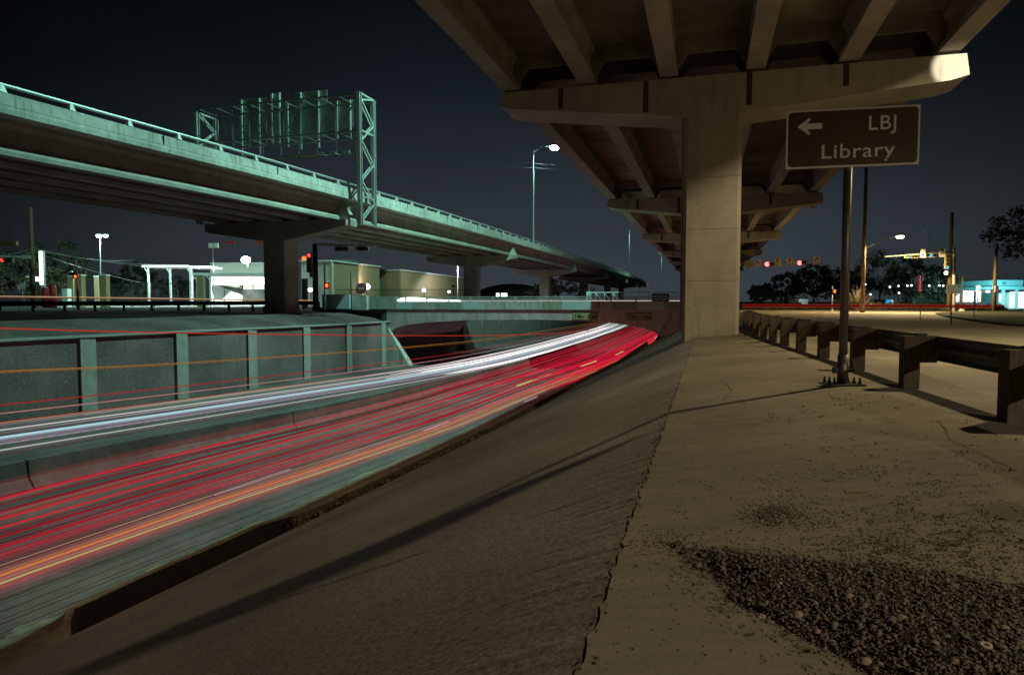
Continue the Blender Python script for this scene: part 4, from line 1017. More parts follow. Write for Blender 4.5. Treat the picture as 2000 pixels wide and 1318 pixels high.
bbox(1911, 566, 1915, 589, 129.9, 0.08, E_['store'], 'window', gsn)
bbox(1926, 566, 1933, 589, 129.9, 0.08, E_['store'], 'window', gsn)
gst = thing('fuel_station', 'teal canopy fuel station with a white lit shop front at the right edge', 'fuel station', (GY(1990, 600, 105).x, 105, 0))
bbox(1945, 547, 1998, 559.5, 104, 9, M['teal'], 'canopy', gst)
bbox(1937, 559.5, 2060, 565, 103, 10, M['teal'], 'canopy_edge', gst)
bbox(1960, 565, 1962, 600, 105, 0.4, M['metalw'], 'canopy_post', gst, -0.05)
bbox(1986, 565, 1988, 600, 105, 0.4, M['metalw'], 'canopy_post', gst, -0.05)
bbox(1952, 571, 1974, 592, 112, 4, M['teal'], 'wall', gst, -0.05)
w_ = bbox(1975, 570, 2060, 602, 111, 0.3, E_['storeteal'], 'shop_front', gst, 0.05)
bbox(2003, 570, 2004, 602, 110.9, 0.08, M['galv'], 'mullion', w_)
bbox(1952, 574, 1960, 590, 111.8, 0.1, E_['storeteal'], 'window', gst)
text('lettering', 'IC', 0.62, GY(1958, 556, 103.9), X1, U1, M['black'], gst, 0.02, bold=0.01)
for px, py, D, lab in ((1911.5, 561, 100, 'left blue-green floodlight on the shop canopy'), (1943, 561.5, 98, 'right blue-green floodlight beside the utility pole')):
    c = GY(px, py, D); t = thing('floodlight', lab, 'floodlight', c)
    MB().sphere(c, 0.26, 10, 8).build('lens', E_['dotc'], t)
    MB().box((c.x - 0.3, c.y + 0.15, c.z - 0.1), (c.x + 0.3, c.y + 0.5, c.z + 0.15)).build('housing', M['galv'], t)
    MB().tube([Vector((c.x, c.y + 0.4, 0)), Vector((c.x, c.y + 0.4, c.z))], 0.06, 6).build('post', M['galv'], t)
    spot(t, c - Vector((0, 1.0, 0.3)), 3500, CYAN, R(165), 0.5, 0.2, (0.2, 1, -0.5))
ks = thing('kiosk', 'small blue and white lit kiosk behind the hedge right of the wooden pole', 'kiosk', GY(1735, 604, 92))
bbox(1722, 585, 1746, 604, 92, 2, M['glass'], 'wall', ks)
bbox(1731, 585, 1740, 597, 91.9, 0.08, glow('kiosk_blue_panel', (0.02,0.4,0.7), 0.9), 'blue_panel', ks)
bbox(1740.5, 586, 1744, 601, 91.9, 0.08, glow('kiosk_white_panel', (0.9,0.9,1.0), 0.8), 'white_panel', ks)
sh = thing('lit_shed', 'pale lit shed wall among the trees left of the pedestrian light', 'shed', GY(1570, 600, 110))
bbox(1560, 584, 1578, 594, 109, 4, M['stucco'], 'wall', sh)
l_ = spot(sh, GY(1569, 578, 106), 250, (0.7, 0.9, 1.0), R(120), 0.5, 0.2, (0, 1, -1))
dots = [(1683,556),(1690,555.5),(1738,560.5),(1755,558.5),(1772,558),(1780,557.5),(1815,558),(1835,557.5),(1842,558),(1756,572),(1700,575),(1848,533)]
places = ['above the pale shrub', 'just right of the wooden pole', 'over the kiosk', 'left of the red sign by a little', 'second left of the red sign', 'nearest left of the red sign', 'right of the red sign', 'in the row left of the mast', 'nearest the signal mast', 'low above the hedge', 'low beside the wooden pole', 'brightest, just under the upright signal']
for i, (px, py) in enumerate(dots):
    c = GY(px, py, 96); t = thing('lot_lamp', 'tiny white parking lot lamp ' + places[i], 'lamp', Vector((c.x, c.y, 0)), 'tiny lamps in front of the trees')
    MB().sphere(c, 0.13 if i < 11 else 0.28, 8, 6).build('lens', E_['dot'], t)
    MB().tube([Vector((c.x, c.y + 0.1, 0)), Vector((c.x, c.y + 0.1, c.z))], 0.03, 5).build('post', M['darksteel'], t)

# ================================================================== LEFT BACKGROUND
ZL = 0.42
t, b, tp = post_thing('utility_pole', 'wooden utility pole at the far left reaching the elevated road', 'utility pole', 66, 405, 592, 0.22, M['polewood'], D=66, z=ZL)
PB = b.copy()
def lft(px, py, D): return GY(px, py, D)
# signal arm far left
ms3 = thing('signal_mast', 'signal mast arm with a red light at the left edge of the photo', 'traffic signal', (lft(-40, 500, 62).x, 62, ZL))
bb = lft(-40, 502, 62)
MB().tube([Vector((bb.x, 62, ZL)), Vector((bb.x, 62, bb.z + 0.5))], 0.16, 10).build('pole', M['galv'], ms3)
MB().tube([bb, lft(38, 501.5, 62)], [0.1, 0.06], 8).build('mast_arm', M['metalw'], ms3)
signal_h(lft(14, 508, 61.7), X1, 3, (0,), E_['red'], ms3, r=0.15, lsz=1.1)
c = lft(51, 502, 61.7); MB().obox(c, (0.46,0,0), (0,0.01,0), (0,0,0.16)).build('street_name_sign', M['signwhite'], ms3)
sgl = thing('hanging_signal', 'horizontal tan signal head above the arm at the left edge', 'traffic signal', lft(15, 475, 55))
MB().obox(lft(17, 475.5, 55), (0.68,0,0), (0,0.15,0), (0,0,0.15)).build('housing', M['sigyel'], sgl)
MB().tube([lft(-2, 475.5, 54.9), lft(3, 475.5, 54.9)], 0.15, 10).build('end_cap', M['darksteel'], sgl)
MB().tube([lft(17, 475, 55.1), lft(17, 440, 55.1)], 0.03, 6).build('hanger', M['darksteel'], sgl)
# banner column light
t = thing('light_column', 'tall glowing white column behind the left utility pole', 'light column', (lft(81, 590, 78).x, 78, ZL))
MB().box((lft(78,560,78).x, 78, lft(0,556,78).z), (lft(83,560,78).x, 78.2, lft(0,490,78).z)).build('lit_face', E_['tube'], t)
MB().box((lft(77,560,78).x, 78.21, ZL), (lft(84,560,78).x, 78.5, lft(0,489,78).z)).build('post', M['galv'], t)
# twin parking lamp
t = thing('parking_lamp', 'twin headed parking lot lamp glowing blue-green above the brick pillars', 'lamp', (lft(195, 590, 88).x, 88, ZL))
MB().tube([Vector((lft(195.5,560,88).x, 88, ZL)), lft(195.5, 462, 88)], [0.09, 0.06], 8).build('pole', M['metalw'], t)
for px in (192.5, 206):
    c = lft(px, 461, 88); MB().sphere(c, 0.27, 12, 8, 0.7).build('lens', glow('parking_lens', (0.6,1.0,0.9), 25), t)
    MB().box((c.x - 0.3, c.y - 0.2, c.z + 0.14), (c.x + 0.3, c.y + 0.2, c.z + 0.24)).build('hood', M['metalw'], t)
MB().tube([lft(192, 459.5, 88), lft(206, 459.5, 88)], 0.04, 6).build('arm', M['metalw'], t)
spot(t, lft(199, 464.5, 88), 6500, (0.55,1,0.85), R(170), 0.2, 0.3)
# brick gate pillars
for i, (px0, px1, yt, D, lab) in enumerate(((131,144,538.5,86,'first brick gate pillar from the left with a white lit top'), (144.5,160,536,80,'brick gate pillar behind the dark red pedestrian light'), (183,193,538.5,92,'brick gate pillar half hidden by its right neighbour'), (193,208,536,80,'right brick gate pillar under the twin lamp'), (384,397,536,82,'brick pillar between the canopy and the bright shop'), (589,599,544,76,'rust coloured pillar right of the near pier'))):
    a = lft(px0, yt, D); b = lft(px1, 588, D)
    t = thing('gate_pillar', lab, 'pillar', ((a.x + b.x) / 2, D, ZL), 'brick gate pillars')
    MB().box((a.x, D, ZL), (b.x, D + (b.x - a.x), a.z - 0.14)).build('shaft', M['brick'], t)
    MB().box((a.x - 0.04, D - 0.04, a.z - 0.138), (b.x + 0.04, D + (b.x - a.x) + 0.04, a.z)).build('cap', M['metalw'], t)
# pedestrian signal dark red
t, b, tp = post_thing('pedestrian_signal', 'dark red pedestrian signal in front of the brick pillars', 'pedestrian signal', 153, 528, 602, 0.09, M['redsheet'], D=56, z=0.3)
MB().obox(lft(147.5, 539.5, 56), (0.16,0,0), (0,0.12,0), (0,0,0.2)).build('housing', M['darksteel'], t)
MB().sphere(lft(147, 540, 55.8), 0.09, 8, 6, 1.4).build('lens', E_['amber'], t)
for i, (px0, px1, yt) in enumerate(((82, 96, 561), (97, 110, 556))):
    a = lft(px0, yt, 74); b = lft(px1, 588, 74); w2 = (b.x - a.x) / 2
    o = MB().tube([Vector((a.x + w2, 74, ZL)), Vector((a.x + w2, 74, a.z - 0.2)), Vector((a.x + w2, 74, a.z))], [w2, w2, w2 * 0.5], 14).build('traffic_barrel', M['redsheet'], None, True)
    tag(o, ['shorter dark red drum left of its neighbour', 'taller red rounded drum beside the brick pillars'][i], 'drum', 'red drums by the roadside')
o = MB().box((lft(120,560,84).x, 84, ZL), (lft(131,560,84).x, 84.8, lft(0,564,84).z)).build('utility_cabinet', M['metalw']); tag(o, 'pale utility cabinet left of the brick gate pillars', 'cabinet')
for i, (px, py, lab) in enumerate(((44, 559, 'small cream notice sign on a short post near the left pole'), (38.5, 561, 'small darker notice sign behind the cream one'))):
    t, b, tp = post_thing('notice_sign', lab, 'sign', px, 556, 590, 0.03, M['galv'], D=64 + 2 * i, z=ZL)
    MB().obox(lft(px, py, 63.9 + 2 * i), (0.22,0,0), (0,0.01,0), (0,0,0.26)).build('board', M['signwhite'], t)
o = MB().obox(lft(75, 545, 77), (0.25,0,0), (0,0.1,0), (0,0,0.25)).build('wall_lantern', E_['dot']); tag(o, 'small square white lantern beside the glowing column', 'lamp')
c = lft(139, 530.5, 110); o = MB().sphere(c, 0.28, 8, 6, 0.6).build('far_floodlight', E_['dotc']); tag(o, 'blue-green floodlight above the brick gate pillars', 'floodlight')
for i, px in enumerate((50, 56, 126)):
    o = MB().sphere(lft(px, 541, 120), 0.2, 8, 6, 0.6).build('far_floodlight', E_['dot']); tag(o, ['left of a pair of tiny far lamps by the utility pole', 'right of a pair of tiny far lamps by the utility pole', 'tiny far lamp left of the gate pillars'][i], 'lamp')
# wires left
for i, (y0, y1, x1) in enumerate(((484, 508, 260), (487, 516, 340), (489, 525, 400), (492, 560, 330))):
    wire(lft(66, y0, 66), lft(x1, y1, 95 + i * 4), 0.5, ['top', 'second', 'third', 'lowest'][i] + ' wire fanning right from the left utility pole', 0.022, 'wires from the left utility pole')
wire(lft(66, 484, 66), lft(-60, 497, 60), 0.4, 'upper wire running left from the utility pole', 0.02, 'wires from the left utility pole')
wire(lft(66, 488, 66), lft(-60, 494, 60), 0.9, 'sagging wire running left from the utility pole', 0.02, 'wires from the left utility pole')
# fence behind
fn = thing('metal_fence', 'dark picket fence between the gate pillars and the canopy', 'fence', (lft(280, 590, 88).x, 88, ZL))
xa, xb = lft(209,560,88).x, lft(392,560,88).x; zt2 = lft(0, 552.5, 88).z
for z in (ZL + 0.3, zt2 - 0.1): MB().box((xa, 88, z), (xb, 88.05, z + 0.05)).build('rail', M['darksteel'], fn)
m_ = MB(); x = xa
while x < xb: m_.box((x, 88.0, ZL), (x + 0.025, 88.02, zt2)); x += 0.16
o = m_.build('pickets', M['darksteel'], fn); o['kind'] = 'stuff'
for px in (212, 256, 300, 345, 388): MB().box((lft(px,560,88).x, 87.95, ZL), (lft(px,560,88).x + 0.09, 88.1, zt2 + 0.15)).build('post', M['darksteel'], fn)
# canopies
def canopy(px0, px1, yt, posts, D, dep, label):
    a = lft(px0, yt, D); b = lft(px1, yt, D)
    t = thing('canopy', label, 'canopy', ((a.x + b.x) / 2, D, ZL))
    MB().box((a.x, D, a.z - 0.28), (b.x, D + dep, a.z)).build('roof', M['metalw'], t)
    MB().box((a.x - 0.05, D - 0.06, a.z - 0.22), (b.x + 0.05, D - 0.01, a.z + 0.03)).build('fascia', E_['tube'] if 'first' in label else M['metalw'], t)
    for px in posts:
        x_ = lft(px,560,D).x
        MB().box((x_ - 0.11, D + 0.1, ZL), (x_ + 0.11, D + 0.32, a.z - 0.28)).build('column', M['metalw'], t)
        MB().bar((x_, D + 0.2, a.z - 1.0), (x_ - 0.55, D + 0.2, a.z - 0.3), 0.08, 0.1).build('bracket', M['metalw'], t)
    spot(t, Vector(((a.x + b.x) / 2, D + dep / 2, a.z - 0.5)), 1500, (0.8, 1, 0.95), R(160), 0.4, 0.3)
    return t
canopy(278, 368, 518.5, (289, 331.5, 371), 92, 3.5, 'first white steel canopy with glowing posts left of the bright shop')
canopy(366, 411, 520, (374,), 97, 4, 'second pale canopy roof between the first canopy and the shop')
canopy(376, 518, 533.5, (384.5, 410), 90, 2.5, 'long thin pale canopy in front of the bright shop')
# bright shop building
sbld = thing('shop_building', 'long grey building with a glaring white lit front left of the near pier', 'shop', (lft(470, 590, 104).x, 104, ZL))
bbox(410.5, 514, 534, 592, 104, 12, M['stucco'], 'wall', sbld, ZL)
bbox(410, 513, 536, 514.6, 103.7, 0.4, M['metalw'], 'roof_edge', sbld)
pf = bbox(413, 541.5, 534, 556, 103.8, 0.15, E_['store'], 'lit_panel', sbld)
for px in (440, 470, 500): bbox(px, 541.5, px + 0.7, 556, 103.7, 0.09, M['galv'], 'mullion', pf)
bbox(413, 572, 534, 587.5, 103.8, 0.15, E_['store'], 'lit_panel', sbld)
bbox(492, 541, 493.6, 566, 103.4, 0.2, M['galv'], 'column', sbld)
# shade sails / dark canopies in front
t = thing('shade_sail', 'dark angular shade sail stretched across the bright shop front', 'shade sail', lft(440, 575, 96))
D = 96
for k_, tri in enumerate((((415,556,0),(452,556,2),(474,563,0),(452,568,0)), ((452,568,0),(474,556,1),(474,577,0)))):
    MB().poly([lft(x_, y_, D + e_) for x_, y_, e_ in tri]).poly([lft(x_, y_, D + e_ + 0.05) for x_, y_, e_ in tri]).build('fabric', M['ground'], t)
MB().poly([lft(411, 556, D), lft(452, 568, D), lft(434, 585, D), lft(418, 584, D)]).poly([lft(411, 556, D + .05), lft(452, 568, D + .05), lft(434, 585, D + .05), lft(418, 584, D + .05)]).build('fabric', M['galv'], t)
for px in (411.5, 438, 474): MB().tube([Vector((lft(px,560,D).x, D - 0.1, ZL)), lft(px, 556, D - 0.1)], 0.05, 6).build('mast', M['darksteel'], t)
o = MB().box((lft(474,560,94).x, 94, ZL + 0.3), (lft(540,560,94).x, 98, lft(0,565,94).z)).build('dark_awning', M['ground']); tag(o, 'dark boxy awning right of the shade sail', 'awning')
t = thing('floodlight', 'very bright blue-white floodlight over the shop roof', 'floodlight', lft(480, 508, 100))
c = lft(480, 508, 100); MB().sphere(c, 0.62, 14, 10, 0.85).build('lens', E_['deck'], t, True)
MB().box((c.x - 0.5, c.y + 0.4, c.z - 0.2), (c.x + 0.5, c.y + 0.9, c.z + 0.4)).build('housing', M['galv'], t)
MB().tube([Vector((c.x, c.y + 0.7, 6)), Vector((c.x, c.y + 0.7, c.z))], 0.1, 6).build('post', M['galv'], t)
spot(t, c + Vector((0, -0.9, -0.3)), 4500, (0.85,1,0.95), R(170), 0.3, 0.3, (0, -0.4, -1))
t, b, tp = post_thing('rooftop_lamp', 'unlit double box lamp on a pole above the shop', 'lamp', 418, 480, 590, 0.08, M['galv'], D=98, z=ZL)
for px in (412, 422): MB().obox(lft(px, 479.5, 98), (0.3,0,0), (0,0.2,0), (0,0,0.32)).build('box', M['stucco'], t)
# small red lights beneath deck
for i, px in enumerate((449, 507)):
    o = MB().obox(lft(px, 474, 72), (0.5,0,0), (0,0.1,0), (0,0,0.12)).build('hanging_signal', M['redsheet']); tag(o, ['left dark red signal back hanging under the near pier cap', 'right dark red signal back hanging under the near pier cap'][i], 'traffic signal')
    MB().tube([lft(px, 473, 72), lft(px, 455, 72)], 0.03, 5).build('hanger', M['darksteel'], o)
# brick buildings
def brickhall(x0, xc, x1, y0, yc, y1, D0, D1_, label, mfront, mside):
    # side face x0..xc, front face xc..x1 receding
    a = GY(x0, y0, D0 + 3); c_ = GY(xc, yc, D0); b = GY(x1, y1, D1_)
    t = thing('brick_hall', label, 'building', Vector((c_.x, c_.y, ZL)))
    A, C_, B2 = [Vector((v.x, v.y, 0)) for v in (a, c_, b)]
    z = c_.z
    def wall(P, Q, zt0, zt1, m_, nm, cw=0.3):
        d_ = (Q - P).normalized(); n2 = Vector((d_.y, -d_.x, 0))
        w_ = MB().hexa([P, Q, Q - n2 * 0.3, P - n2 * 0.3, P + Vector((0,0,zt0)), Q + Vector((0,0,zt1)), Q - n2 * 0.3 + Vector((0,0,zt1)), P - n2 * 0.3 + Vector((0,0,zt0))]).build(nm, m_, t)
        MB().bar(P + n2 * 0.05 + Vector((0,0,zt0 + 0.1)), Q + n2 * 0.05 + Vector((0,0,zt1 + 0.1)), 0.5, 0.2).build('coping', M['metalw'], w_)
    if x0 < xc: wall(A, C_, a.z, c_.z, mside, 'side_wall')
    wall(C_, B2, c_.z, b.z, mfront, 'front_wall')
    back = [A + Vector((0, 18, 0)), B2 + Vector((0, 14, 0))]
    MB().poly([A + Vector((0,0,a.z-0.2)), C_ + Vector((0,0,c_.z-0.2)), B2 + Vector((0,0,b.z-0.2)), back[1] + Vector((0,0,b.z-0.2)), back[0] + Vector((0,0,a.z-0.2))]).build('roof', M['ground'], t)
    return t
b1 = brickhall(588, 648, 741, 511, 511, 522, 92, 112, 'tall tan brick hall right of the near pier', M['brick'], M['stucco'])
o = bbox(655, 507, 688, 511, 104, 4, M['galv'], 'roof_unit', b1)
b2_ = brickhall(741, 783, 915, 530, 528.5, 545, 118, 150, 'lower tan brick hall with lamps along its foot', M['brick'], M['brick'])
for px, py, D, wv, big, lab in ((716, 560, 104, 900, 0.55, 'big glaring wall lamp behind the do not enter sign'), (828, 567, 118, 500, 0.35, 'middle small wall lamp at the foot of the brick hall'), (877, 570, 128, 500, 0.28, 'right small wall lamp at the foot of the brick hall'), (606, 566, 86, 200, 0.3, 'white wall lamp between the signal pole and the pillar')):
    c = GY(px, py, D - 3.5); t = thing('wall_lamp', lab, 'lamp', c)
    MB().sphere(c, big, 12, 8, 0.9).build('lens', E_['dot'], t)
    MB().tube([Vector((c.x, c.y + 0.2, ZL)), Vector((c.x, c.y + 0.2, c.z))], 0.05, 5).build('post', M['darksteel'], t)
    spot(t, c + Vector((0, big + 0.1, 0.1)), wv, (1, 0.93, 0.8), R(150), 0.5, 0.15, (0.25, 1, 0.25))
t = thing('parking_lamp', 'slim lit parking lamp in front of the lower brick hall', 'lamp', (GY(894, 590, 125).x, 125, ZL))
MB().tube([Vector((GY(894,560,125).x, 125, ZL)), GY(894, 518, 125)], 0.07, 6).build('pole', M['metalw'], t)
MB().obox(GY(893, 517, 124.7), (0.35,0,0), (0,0.3,0), (0,0,0.06)).build('lens', E_['dot'], t)
spot(t, GY(893, 519, 124.3), 3500, (0.8, 0.95, 1), R(150), 0.4, 0.2, (0, 0.4, -1))
# fence in front of halls
fn = thing('chain_fence', 'low dark fence in front of the brick halls', 'fence', (GY(760, 590, 90).x, 90, ZL))
xa, xb = GY(655,560,90).x, GY(925,560,90).x
m_ = MB(); x = xa
while x < xb: m_.box((x, 90, ZL), (x + 0.02, 90.02, GY(0, 566, 90).z)); x += 0.13
m_.build('pickets', M['darksteel'], fn)['kind'] = 'stuff'
MB().box((xa, 90, GY(0,566,90).z), (xb, 90.05, GY(0,565,90).z)).build('rail', M['darksteel'], fn)
t, b, tp = post_thing('dark_box_sign', 'small dark box sign on a post before the lower brick hall', 'sign', 886, 560, 592, 0.05, M['darksteel'], D=88, z=ZL)
MB().obox(GY(886, 559, 87.9), (0.22,0,0), (0,0.08,0), (0,0,0.14)).build('box', M['darksteel'], t)
# arena dome
c = GY(1000, 588, 380); m_ = MB(); rows = []
for i in range(7):
    t_ = PI / 2 * i / 6; rows.append([Vector((c.x + 24 * math.cos(t_) * math.cos(a_), 380 + 24 * math.cos(t_) * math.sin(a_), 10.8 * math.sin(t_))) for a_ in [2 * PI * j / 28 for j in range(28)]])
o = m_.loft(rows, True).build('domed_arena', M['stucco'], None, True); tag(o, 'low dark dome far behind between the piers', 'arena')
# near signal pole by pier
t, b, tp = post_thing('signal_mast', 'dark signal pole with a stacked yellow signal and an arm under the elevated road', 'traffic signal', 617, 476, 606, 0.27, M['darksteel'], D=60, z=0.3)
signal_h(GY(604.5, 513, 59.6), X1, 4, (0,), E_['red'], t, r=0.17, vertical=True)
MB().tube([GY(617, 478, 60), GY(735, 481, 61)], [0.14, 0.08], 8).build('mast_arm', M['teal'] if False else M['galv'], t)
for px in (667, 708): signal_h(GY(px, 486, 59.7), X1, 3, (), E_['red'], t, r=0.15)
for y_ in (477, 486.5): MB().obox(GY(695.5, y_, 59.6), (0.2,0,0), (0,0.02,0), (0,0,0.19)).build('camera_box', M['metalw'], t)
MB().obox(GY(609, 537, 59.7), (0.16,0,0), (0,0.14,0), (0,0,0.22)).build('pedestrian_button', M['sigyel'], t)
hs = MB().sphere(GY(594, 504.5, 64), 0.24, 8, 6, 0.8).build('hand_signal', E_['amber']); tag(hs, 'orange red glowing signal partly behind the near pier', 'traffic signal')
t, b, tp = post_thing('pedestrian_signal', 'glowing orange pedestrian light on a blue-green post above the block wall', 'pedestrian signal', 635, 512, 600, 0.09, M['teal'], D=58, z=0.4)
MB().obox(GY(638, 558, 57.7), (0.2,0,0), (0,0.12,0), (0,0,0.28)).build('housing', M['redsheet'], t)
MB().sphere(GY(638, 557.5, 57.5), 0.12, 8, 6, 1.4).build('lens', E_['amber'], t)
# block wall at the bridge corner
cw = thing('corner_wall', 'blue-green lit concrete corner wall at the left end of the bridge', 'wall', W(-31.5, 55.5, 0.2))
def sblock(x0, y0, x1, y1, s, dep, m_, nm):
    a = PS(GS(x0, y0, s)); b = PS(GS(x1, y1, s)); return MB().psbox(a[0], b[0], s, s + dep, b[2], a[2]).build(nm, m_, cw)
sblock(629, 575, 683, 603, 55.0, 0.3, mats2[1], 'block')
sblock(688, 577, 716, 605, 55.4, 0.4, M['parapet'], 'block')
# do-not-enter sign
t, b, tp = post_thing('road_sign', 'red and white do not enter sign at the bridge corner', 'sign', 686, 530, 604, 0.05, M['darksteel'], D=54.5, z=0.2)
c = GY(705.5, 563, 54.3)
MB().obox(c + Vector((0, 0.03, 0)), (0.42,0,0), (0,0.01,0), (0,0,0.42)).build('board', M['white'], t)
MB().tube([c + Vector((0,0.015,0)), c + Vector((0,-0.005,0))], 0.38, 24).build('red_disc', M['redsheet'], t)
MB().obox(c + Vector((0,-0.012,0)), (0.27,0,0), (0,0.006,0), (0,0,0.065)).build('white_bar', M['white'], t)
text('lettering', 'DO NOT', 0.15, c + Vector((0,-0.012,0.13)), X1, U1, M['white'], t, 0.004, 'CENTER')
text('lettering', 'ENTER', 0.15, c + Vector((0,-0.012,-0.24)), X1, U1, M['white'], t, 0.004, 'CENTER')
MB().tube([c + Vector((0.0,0.06,-1.6)), c + Vector((0,0.06,0.3))], 0.035, 6).build('post', M['galv'], t)
MB().obox(GY(690, 536, 54.4), (0.10,0,0), (0,0.01,0), (0,0,0.15)).build('small_plate', M['white'], t)
# lit kiosk boxes by the pier bushes
for i, (px, w_) in enumerate(((972, 6), (984.5, 12))):
    o = bbox(px - w_/2, 572.5, px + w_/2, 579.5, 120, 0.5, E_['tube'], 'lit_box_sign', None, None); tag(o, ['small upright glowing box sign beside the dome', 'wider glowing box sign right of the upright one'][i], 'sign')
o = bbox(1145, 569, 1155, 577, 100, 0.4, E_['tube'], 'lit_box_sign', None, None); o.data.materials[0] = M['teal']; tag(o, 'pale green box on the lattice railing', 'box')

# ================================================================== LIGHT TRAILS
TM = {}
def tmat(c, k):
    key = (tuple(round(x, 2) for x in c), round(k, 2))
    if key not in TM: TM[key] = glow('traffic_light_streak', c, k, 'AUTO')
    return TM[key]
def veil(c, k):
    m = bpy.data.materials.new('soft_light_streak'); m.use_nodes = True; t = m.node_tree; t.nodes.clear()
    o = t.nodes.new('ShaderNodeOutputMaterial'); e = t.nodes.new('ShaderNodeEmission'); tr_ = t.nodes.new('ShaderNodeBsdfTransparent'); ad = t.nodes.new('ShaderNodeAddShader')
    e.inputs[0].default_value = (*c, 1); e.inputs[1].default_value = k
    t.links.new(e.outputs[0], ad.inputs[0]); t.links.new(tr_.outputs[0], ad.inputs[1]); t.links.new(ad.outputs[0], o.inputs[0])
    m.cycles.emission_sampling = 'NONE'
    return m
ECx = [-10, 8, 20, 38, 50, 57, 75, 95, 200]; ECy = [-10.6, -10.2, -8.9, -8.4, -7.2, -6.7, -6.1, -5.9, -6.5]
CLx = [-10, 10, 20, 30, 40, 53, 75, 130, 165, 220]; CLy = [-2.5, -1.2, 0, 1.1, 3.2, 4.9, 5.6, 5.0, 3.6, 3]
def tr_right(p0, s):
    k = min(1, max(0.12, (p0 + 15.6) / 5.3)); return p0 + (itp(s, ECx, ECy) + 10.2) * k
def tr_left(p0, s):
    k = min(1.12, max(0.8, 1 + (-22 - p0) * 0.03)); return p0 + itp(s, CLx, CLy) * k
SS = [-9, -4, 0, 4, 8, 12, 16, 20, 24, 28, 32, 36, 40, 46, 53, 60, 70, 80, 95, 110, 130, 150, 170]
def smooth(fn, s, w=5):
    return sum(fn(s + d_) for d_ in (-w, -w/2, 0, w/2, w)) / 5
def trail_pts(fn, p0, h, s0, s1, wob=0.0):
    xs = [s0] + [s for s in SS if s0 < s < s1] + [s1]
    return [W(smooth(lambda q: fn(p0, q), s) + wob * math.sin(s * 0.11 + p0), s, smooth(roadz, s) + h) for s in xs]
def trail(fn, p0, h, c, k, r, label, s0=-9, s1=165, wob=0.0, flat=None, grp=None):
    pts = trail_pts(fn, p0, h, s0, s1, wob)
    return tag(MB().tube(pts, r, 5).build('light_trail', tmat(c, k)), label, 'light trail', grp)
RED = (1.0, 0.03, 0.05); DRED = (1.0, 0.02, 0.06); ORG = (1.0, 0.36, 0.02); YEL = (1.0, 0.82, 0.28); WHT = (1.0, 0.98, 1.0); BLU = (0.55, 0.86, 1.0); PNK = (1.0, 0.45, 0.42)
# prominent red trails, outgoing carriageway: measured at the left edge of the photo
def p_at(y, h):   # lateral offset of a streak crossing the photo's left edge at height y
    z = -3.95 + h; return PS(GZ(0, y, z))[0]
reds = [(975, 0.50, 0.020, 'strong red light trail grazing the foot of the median barrier'), (1000, 0.26, 0.014, 'first dim red light trail below the barrier'), (1014, 0.52, 0.019, 'bright red light trail in the left outgoing lane'),
        (1031, 0.55, 0.021, 'brightest red light trail in the middle of the outgoing lanes'), (1050, 0.34, 0.015, 'thin red light trail just below the brightest one'), (1070, 0.40, 0.017, 'red light trail in the right outgoing lane, upper one'),
        (1087, 0.38, 0.017, 'red light trail in the right outgoing lane, lower one')]
for y, k, r, lab in reds:
    trail(tr_right, p_at(y, 0.8), 0.8, RED, k, r, lab)
trail(tr_right, p_at(1106, 0.8), 0.8, (1,0.6,0.35), 0.45, 0.008, 'hair thin peach light trail above the orange ones')
trail(tr_right, p_at(1127, 0.8), 0.8, ORG, 0.50, 0.017, 'thick orange light trail near the right road edge')
trail(tr_right, p_at(1120, 0.8), 0.8, ORG, 0.4, 0.008, 'thin orange light trail above the thick orange one')
trail(tr_right, p_at(1143, 0.8), 0.8, YEL, 0.38, 0.018, 'wide dull yellow light trail lowest of all')
trail(tr_right, p_at(1136, 0.8), 0.8, YEL, 0.30, 0.007, 'thin yellow light trail between orange and dull yellow')
trail(tr_right, p_at(1151, 0.8), 0.8, (1,0.12,0.05), 0.45, 0.009, 'thin red orange light trail at the very road edge')
trail(tr_right, p_at(990, 0.8), 0.62, (0.9,0.75,0.5), 0.12, 0.03, 'broad dull tan light trail between the red ones')
trail(tr_right, p_at(1045, 0.8), 0.7, (1,0.6,0.6), 0.10, 0.03, 'broad faint pink light trail', s0=10)
# faint bundle in the outgoing lanes: too many to count
m_ = {}
def bundle(name, n, fn, plo, phi, hlo, hhi, c, klist, rlo, rhi, s0f, s1f, label, seed, soft=False):
    rg = random.Random(seed); mbs = [MB() for _ in klist]
    for i in range(n):
        p0 = rg.uniform(plo, phi)
        pts = trail_pts(fn, p0, rg.uniform(hlo, hhi), s0f(rg), s1f(rg), 0.05)
        r_ = rg.uniform(rlo, rhi); nn = len(pts) - 1
        mbs[i % len(klist)].tube(pts, [r_ * min(1, 0.12 + 0.45 * j, 0.12 + 0.5 * (nn - j)) for j in range(nn + 1)], 6, True)
    for mb_, k in zip(mbs, klist):
        o = mb_.build(name, veil(c, k) if soft else tmat(c, k), None, True); stuff(o, label, 'light trails')
bundle('faint_trails', 22, tr_right, -14.6, -10.3, 0.65, 0.95, DRED, (0.10, 0.2), 0.005, 0.009, lambda g: -9, lambda g: 160, 'faint red light streaks filling the outgoing lanes', 1)
bundle('faint_trails', 12, tr_right, -11.9, -10.2, 0.4, 0.9, (1.0,0.12,0.22), (0.022, 0.016), 0.05, 0.14, lambda g: -9, lambda g: 160, 'pink light haze of streaks in the right outgoing lane', 2, True)
bundle('soft_trails', 16, tr_right, -14.6, -10.2, 0.5, 1.0, (1.0,0.04,0.09), (0.018, 0.012), 0.04, 0.12, lambda g: -9, lambda g: 160, 'soft red light veil over the outgoing lanes', 12, True)
